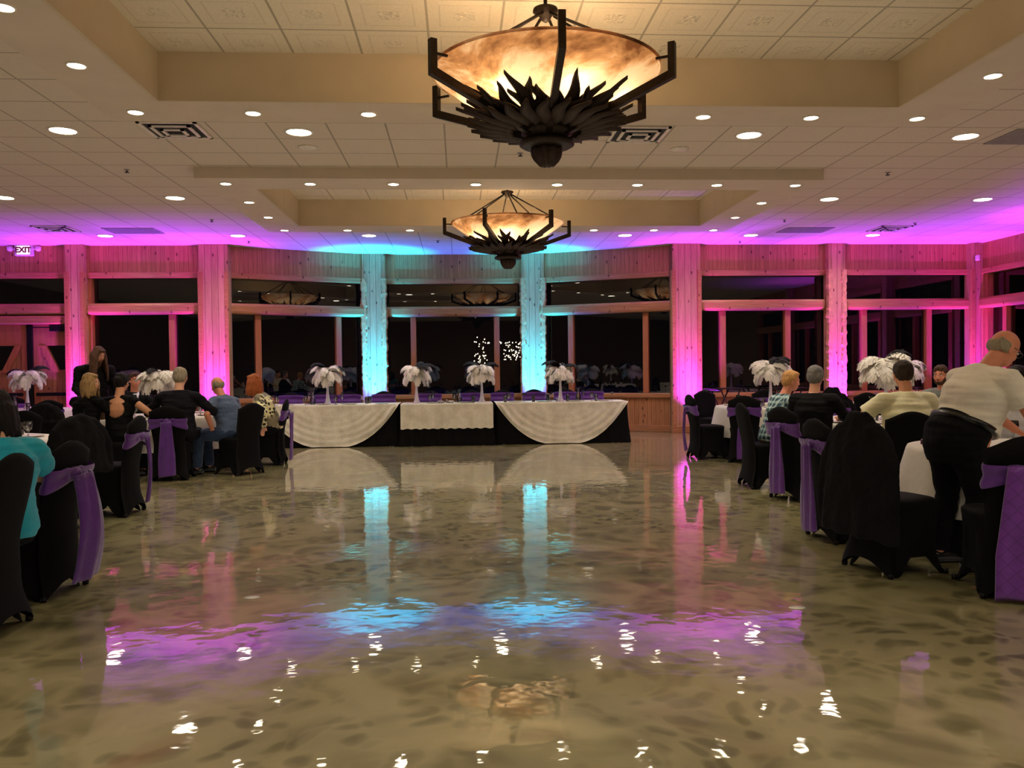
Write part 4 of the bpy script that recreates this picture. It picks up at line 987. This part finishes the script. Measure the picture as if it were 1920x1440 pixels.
def person(label, x, y, face, seat=True, lean=.1, side=0, twist=0, hy=0, hp=.1, ht=0, hr=(.2,.42,.80), hl=(-.2,.42,.80), shirt='blacktop', sleeve='long', legs='trousers', hair=('short','brown'), skin='fair', g=1.0, sc_=1.0,
           extra=None, zp=None, kn=0, vox=.010, arm_skin=True, suit=False, legyaw=0, smile=False, y0=-.04):
    bp = V(0, y0, (zp or (.575 if seat else .93)))
    R = rz_(twist) @ ry(side) @ rx(-lean)
    P = lambda a, b, c: bp + R @ V(a, b, c)
    Nb = P(0, 0, .50)
    RH = rz_(hy) @ ry(ht) @ rx(-hp)
    Hc = Nb + R @ V(0, .015, .07) + RH @ V(0, .03, .115)
    shR, shL = P(.175*g, 0, .435), P(-.175*g, 0, .435)
    hr, hl = V(*hr), V(*hl)
    hn = (.8,-.3,-.6) if seat else (.4,-.3,-1)
    eR, wR = ik(shR, hr, .29, .255, hn); eL, wL = ik(shL, hl, .29, .255, (-hn[0], hn[1], hn[2]))
    LR = rz_(legyaw)
    if seat:
        hipR, hipL = bp + LR @ V(.095,0,-.03), bp + LR @ V(-.095,0,-.03)
        kR, kL = bp + LR @ V(.13,.43,-.045), bp + LR @ V(-.13,.43+kn,-.045)
        aR, aL = V(kR.x, kR.y, 0) + LR @ V(.01,-.04,.09), V(kL.x, kL.y, 0) + LR @ V(-.01,.02,.09)
    else:
        hipR, hipL = bp+V(.095,0,-.04), bp+V(-.095,0,-.04); kR, kL = V(.12,.03,.48), V(-.12,.0,.48); aR, aL = V(.13,-.03,.09), V(-.13,-.06,.09)
    def torso(bm, e, lo=-.06, hi=.56):
        prof = [(-.08,.15,.12), (-.02,.172,.13), (.10,.158,.122), (.20,.152,.118), (.32,.172,.122), (.41,.172,.108), (.465,.125,.088), (.51,.062,.060), (.57,.054,.056)]
        pts, rr = [], []
        for z, a, b in prof:
            if lo <= z <= hi: 
                bel = 1 + (g-1)*(1.5 if z < .35 else .6)
                pts.append(P(0, (g-1)*.12 if z < .3 else 0, z)); q_ = -.024 if (e == 0 and z < .3) else 0; rr.append((a*(g if z < .4 else 1)+e+q_, b*bel+e+q_))
        tube(bm, pts, rr, 24, side=R @ V(1,0,0))
        for s in (shR, shL): capsule(bm, P(0,0,.44), s, .07+e, .058+e)
    # body
    bm = bmesh.new(); torso(bm, 0)
    tube(bm, [Nb, Nb + R @ V(0,.01,.06), Hc + RH @ V(0,-.02,-.05)], [.060,.055,.054], 14)
    for c, r_ in (((0,-.008,.030),(.076,.094,.088)), ((0,.018,-.025),(.062,.074,.088)), ((0,.035,-.082),(.042,.045,.030)), ((0,.092,-.022),(.012,.018,.014)), ((0,.084,.000),(.009,.014,.026)), ((0,.072,.026),(.048,.016,.012)),
                  ((0,.082,-.058),(.022,.010,.006)), ((0,.080,-.070),(.018,.010,.006)), ((.077,-.004,-.012),(.010,.020,.030)), ((-.077,-.004,-.012),(.010,.020,.030)), ((.040,.058,-.030),(.022,.020,.022)), ((-.040,.058,-.030),(.022,.020,.022))):
        ellip(bm, Hc + RH @ V(*c), r_, RH)
    for s, e, w, sg in ((shR, eR, wR, 1), (shL, eL, wL, -1)):
        capsule(bm, s, e, .050, .041); capsule(bm, e, w, .042, .027); hand(bm, w, (w-e).normalized()*.8+V(0,.3,-.15), V(0,0,1), sg)
    for h, k, a in ((hipR, kR, aR), (hipL, kL, aL)):
        capsule(bm, h, k, .088, .060); capsule(bm, k, a, .056, .036); fd = LR @ V(0,1,0); capsule(bm, a-V(0,0,.045), a+fd*.13-V(0,0,.058), .036, .028)
    me = remesh(bm, vox*.85, 2); me.name = 'person'
    body = obj('person', me, SK[skin], loc=(x, y, 0), rot=(0,0,math.radians(face)-PI/2)); tag(body, label, 'person'); body.scale = (sc_,)*3
    fz = lambda A, F_=9, sd=0: (lambda c: A*noise.noise(V(c.x*F_+sd, c.y*F_, c.z*F_*1.6)) + A*.6*noise.noise(V(c.x*F_*.5, c.y*F_*.5, c.z*F_*4+sd)))
    # top
    bm = bmesh.new(); torso(bm, .016, .08 if shirt == 'tee' else -.09, .515 if sleeve != 'none' else .42)
    if sleeve != 'none':
        for s, e, w in ((shR, eR, wR), (shL, eL, wL)):
            if sleeve == 'short': 
                q = s+(e-s)*.66; tube(bm, [s+(s-e).normalized()*.03, s, q], [.045,.070,.076*(.95+.1*g)], 16)
            else: capsule(bm, s, e, .066, .057); tube(bm, [e+(e-s).normalized()*.0, e, w-(w-e)*.04], [.054,.056,.042], 14)
    else:
        for s in (-1, 1): tube(bm, [P(s*.10, .10, .36), P(s*.105,.02,.475), P(s*.10,-.10,.40)], [.018]*3, 8)
    if not seat and shirt != 'tee': tube(bm, [P(0,0,-.10), P(0,0,.05)], [(.178*g,.150*g),(.180*g,.146*g)], 24, side=R @ V(1,0,0))
    me = remesh(bm, vox, 2, fz(.012, 9, x))
    if extra == 'cutout':
        b2 = bmesh.new(); b2.from_mesh(me); Ri = R.inverted(); kill = []
        for v in b2.verts:
            q = Ri @ (v.co-bp)
            if q.y < -.02 and ((q.x)/.105)**2 + ((q.z-.33)/.10)**2 < 1: kill.append(v)
        bmesh.ops.delete(b2, geom=kill, context='VERTS'); b2.to_mesh(me); b2.free()
    tn = dict(teal='top', blacktop='top', tee='t_shirt', suit='jacket', leopard='blouse').get(shirt, 'shirt')
    if extra == 'cutout': tn = 'dress'
    obj(tn, me, CL[shirt], body)
    # trousers
    bm = bmesh.new(); tube(bm, [bp+V(0,0,-.09), bp+V(0,0,0), bp+R@V(0,0,.06)], [(.15*g,.12),(.174*g,.130),(.155*g,.118)], 22, side=(1,0,0))
    for h, k, a in ((hipR, kR, aR), (hipL, kL, aL)): capsule(bm, h, k, .104*(1+(g-1)*.5), .077); tube(bm, [k+V(0,0,.01), k, a+V(0,0,.0)], [.06,.074,.062], 14)
    if shirt == 'tee': tube(bm, [bp+V(0,-.01,-.14), bp+V(0,-.015,-.04), bp+V(0,0,.03), P(0,.01,.10)], [(.14*g,.115*g),(.166*g,.130*g),(.168*g,.140*g),(.160*g,.136*g)], 24, side=(1,0,0))
    obj('trousers', remesh(bm, vox*1.1, 2, fz(.008, 8, 4)), CL[legs], body)
    if not seat and shirt == 'tee':
        bm = bmesh.new(); rr = []
        for z_ in (.085, .122):
            c = bp + R @ V(0,0,z_); rr.append([c + R @ V(.174*g*math.cos(2*PI*i/40), .150*g*math.sin(2*PI*i/40)+.01, 0) for i in range(40)])
        ring_loft(bm, rr); obj('belt', bm, CL['belt'], body)
    for a in (aR, aL):
        bm = bmesh.new(); fd = LR @ V(0,1,0); b0 = V(a.x, a.y, .0); tube(bm, [b0-fd*.075+V(0,0,.04), b0-fd*.06+V(0,0,.045), b0+fd*.03+V(0,0,.05), b0+fd*.13+V(0,0,.036), b0+fd*.19+V(0,0,.028)], [(.02,.03),(.036,.042),(.043,.048),(.046,.034),(.028,.022)], 16, side=LR @ V(1,0,0))
        obj('shoe', bm, CL['shoe'], body)
    # hair
    st, hc = hair; bm = bmesh.new(); E = lambda c, r_: ellip(bm, Hc + RH @ V(*c), r_, RH)
    if st == 'bald':
        E((.056,-.028,-.002),(.026,.052,.042)); E((-.056,-.028,-.002),(.026,.052,.042)); E((0,-.062,-.008),(.066,.040,.052)); E((.035,-.066,.0),(.04,.03,.05)); E((-.035,-.066,.0),(.04,.03,.05))
    else:
        E((0,-.014,.050),(.082,.096,.080)); E((0,-.046,.005),(.079,.066,.090)); E((.060,-.020,.02),(.026,.055,.058)); E((-.060,-.020,.02),(.026,.055,.058)); E((0,.046,.088),(.058,.038,.026))
    T = {'long': 26, 'bob': 22, 'shag': 18}.get(st, 0)
    rnd = random.Random(int(abs(x*100)))
    for k in range(T):
        a = -PI*.5 + (k/(T-1)-.5)*PI*1.42; dx, dy = math.cos(a), math.sin(a); Lh = {'long': .34, 'bob': .20, 'shag': .10}[st]*rnd.uniform(.8,1.1)
        top = Hc + RH @ V(dx*.050, dy*.060, .075); mid = Hc + RH @ V(dx*.088, dy*.100, .0); low = mid + V(dx*.02, dy*.02, -Lh*.5); end = low + V(dx*.012+rnd.uniform(-.02,.02), dy*.01+rnd.uniform(-.02,.02), -Lh*.5)
        tube(bm, [top, mid, low, end], [.022,.024,.022,.008], 8)
    if st == 'updo': E((0,-.095,.03),(.05,.042,.045)); E((0,-.05,.085),(.06,.05,.04))
    obj('hair', remesh(bm, .0065 if vox <= .010 else .008, 1, lambda c: .006*noise.noise(V(c.x*55, c.y*55, c.z*14))), HM[hc], body)
    for s in (-1, 1):
        b2 = bmesh.new(); ellip(b2, Hc + RH @ V(s*.031,.0795,.006), (.013,.007,.007), RH, 10); obj('eye', b2, CL['eyew'], body)
        b2 = bmesh.new(); ellip(b2, Hc + RH @ V(s*.031,.0855,.006), (.006,.003,.006), RH, 10); obj('iris', b2, CL['eye'], body)
        b2 = bmesh.new(); tube(b2, [Hc + RH @ V(s*.014,.0885,.026), Hc + RH @ V(s*.032,.0865,.031), Hc + RH @ V(s*.050,.074,.026)], [.003,.0045,.002], 6); obj('eyebrow', b2, HM[hc], body)
    b2 = bmesh.new(); tube(b2, [Hc + RH @ V(-.025,.083,-.060), Hc + RH @ V(-.012,.0925,-.064), Hc + RH @ V(.012,.0925,-.064), Hc + RH @ V(.025,.083,-.060)], [.002,.005,.005,.002], 6)
    obj('lips', b2, plain('lips_%d' % int(abs(x*100)), srgb(168,84,76), .4), body)
    if extra in ('beard', 'fullbeard'):
        b2 = bmesh.new()
        for c, r_ in (((0,.045,-.088),(.050,.048,.030)), ((.048,.030,-.055),(.018,.036,.045)), ((-.048,.030,-.055),(.018,.036,.045)), ((0,.086,-.050),(.028,.010,.007))): ellip(b2, Hc + RH @ V(*c), r_, RH)
        if extra == 'fullbeard': ellip(b2, Hc + RH @ V(0,.055,-.13), (.040,.035,.06), RH)
        obj('beard', remesh(b2, .006, 1, lambda c: .004*noise.noise(c*80)), HM[hc], body)
    if extra == 'glasses':
        b2 = bmesh.new()
        for s in (-1, 1):
            pts = [Hc + RH @ V(s*(.032+.024*math.cos(t_)), .100, .004+.018*math.sin(t_)) for t_ in [2*PI*i/16 for i in range(17)]]; tube(b2, pts, .0022, 6)
            tube(b2, [Hc + RH @ V(s*.056,.099,.010), Hc + RH @ V(s*.080,.04,.010), Hc + RH @ V(s*.082,-.01,.004)], .0024, 6)
        tube(b2, [Hc + RH @ V(-.008,.101,.008), Hc + RH @ V(.008,.101,.008)], .002, 6); obj('eyeglasses', b2, CL['frame'], body)
    if suit:
        b2 = bmesh.new(); tube(b2, [P(0,.105,.30), P(0,.115,.40), P(0,.080,.475), P(0,.055,.50)], [(.006,.02),(.035,.02),(.055,.02),(.06,.015)], 12, side=R @ V(1,0,0)); obj('shirt_front', b2, CL['white'], body)
        b2 = bmesh.new(); tube(b2, [P(0,.135,.30), P(0,.140,.40), P(0,.108,.47)], [(.018,.006),(.016,.006),(.012,.010)], 10, side=R @ V(1,0,0)); obj('tie', b2, CL['suit'], body)
    return body
person('seated person with dark hair and teal top, cut by the left edge', -2.61, 4.86, 140, zp=.55, sc_=.96, lean=.08, side=.04, hy=-.1, hp=.25, shirt='teal', sleeve='short', hair=('bob','black'), g=1.12, hr=(.22,.40,.80), hl=(-.2,.42,.8))
person('standing long-haired bearded man in black behind the left table', -5.80, 13.6, -55, seat=False, lean=.28, hp=.40, hy=.45, shirt='blacktop', hair=('long','longbrown'), extra='fullbeard', hr=(.22,.36,.95), hl=(-.25,.30,.9), sc_=1.06, g=1.2, skin='tan')
person('seated blonde woman in a black top looking over to the right', -4.76, 10.98, 70, lean=.05, hy=-1.25, hp=.05, shirt='blacktop', sleeve='long', hair=('bob','blonde'), hr=(.15,.42,.8))
person('woman with dark hair in a black dress with an oval back cut-out', -4.40, 11.02, 88, lean=.06, hy=-.15, shirt='blacktop', sleeve='none', extra='cutout', hair=('updo','black'), skin='tan', hr=(.40,.32,.84), y0=.02)
person('young man in a dark suit and tie facing us at the left table', -4.98, 13.10, -60, lean=.05, hy=.1, hp=.0, shirt='suit', hair=('short','brown'), suit=True, skin='ruddy', vox=.012)
person('grey-haired man in a black suit seen from behind at the left table', -3.65, 11.06, 95, lean=.14, hy=-.1, shirt='suit', hair=('short','ltgrey'), g=1.14, sc_=1.05, hr=(.3,.36,.82), hl=(-.3,.36,.82))
person('balding man in a grey-blue short-sleeved shirt and jeans leaning to the table', -3.10, 11.50, 155, lean=.42, side=.05, hy=-.35, hp=.35, shirt='denim', sleeve='short', legs='jeans', hair=('bald','ltgrey'), skin='ruddy', g=1.15, hr=(.3,.45,.80), hl=(-.26,.10,.62), legyaw=.35)
person('red-haired woman in a leopard print blouse leaning forward', -2.80, 12.42, 186, lean=.36, hy=-.1, hp=.1, shirt='leopard', hair=('bob','red'), hr=(.2,.42,.8), hl=(-.26,.04,.58), g=1.08)
person('man with sandy hair in a green plaid shirt and khaki trousers', 3.60, 9.30, 4, lean=.30, side=.0, hy=-.15, hp=.15, shirt='plaid', legs='khaki', hair=('short','sandy'), skin='ruddy', g=1.08, hr=(.12,.52,.81), hl=(-.2,.42,.82), sc_=.98)
person('woman with short grey hair in a black dress with bare neck', 3.70, 8.50, 50, lean=.12, hy=.1, hp=.05, shirt='blacktop', hair=('short','grey'), g=1.1, hr=(.16,.42,.82), legyaw=-.5)
person('broad man in a cream shirt seen from behind at the right', 4.17, 7.52, 88, lean=.12, hy=-.05, hp=.15, shirt='cream', sleeve='short', hair=('short','dkbrown'), skin='tan', g=1.25, sc_=1.03, hr=(.36,.34,.84), hl=(-.36,.34,.84))
person('smiling bearded man in a grey shirt facing left at the right table', 5.97, 9.88, 212, lean=.22, hy=.15, hp=.1, shirt='grey', hair=('short','brown'), skin='ruddy', extra='beard', g=1.12, hr=(.2,.42,.82))
person('standing balding man in a white T-shirt, black trousers and glasses bending over the table', 3.38, 5.42, 8, seat=False, zp=.84, lean=.48, side=0, hy=-.05, hp=.55, shirt='tee', sleeve='short', hair=('bald','ltgrey'), skin='ruddy', g=1.28, sc_=1.04, extra='glasses', hr=(.26,.52,.88), hl=(-.16,.60,.84), vox=.008)
person('person with a white sleeve and dark skin at the right edge', 4.98, 7.12, 235, lean=.2, hy=-.2, hp=.3, shirt='white', sleeve='short', hair=('short','black'), skin='dark', g=1.05, hr=(.22,.40,.84), hl=(-.2,.4,.84))
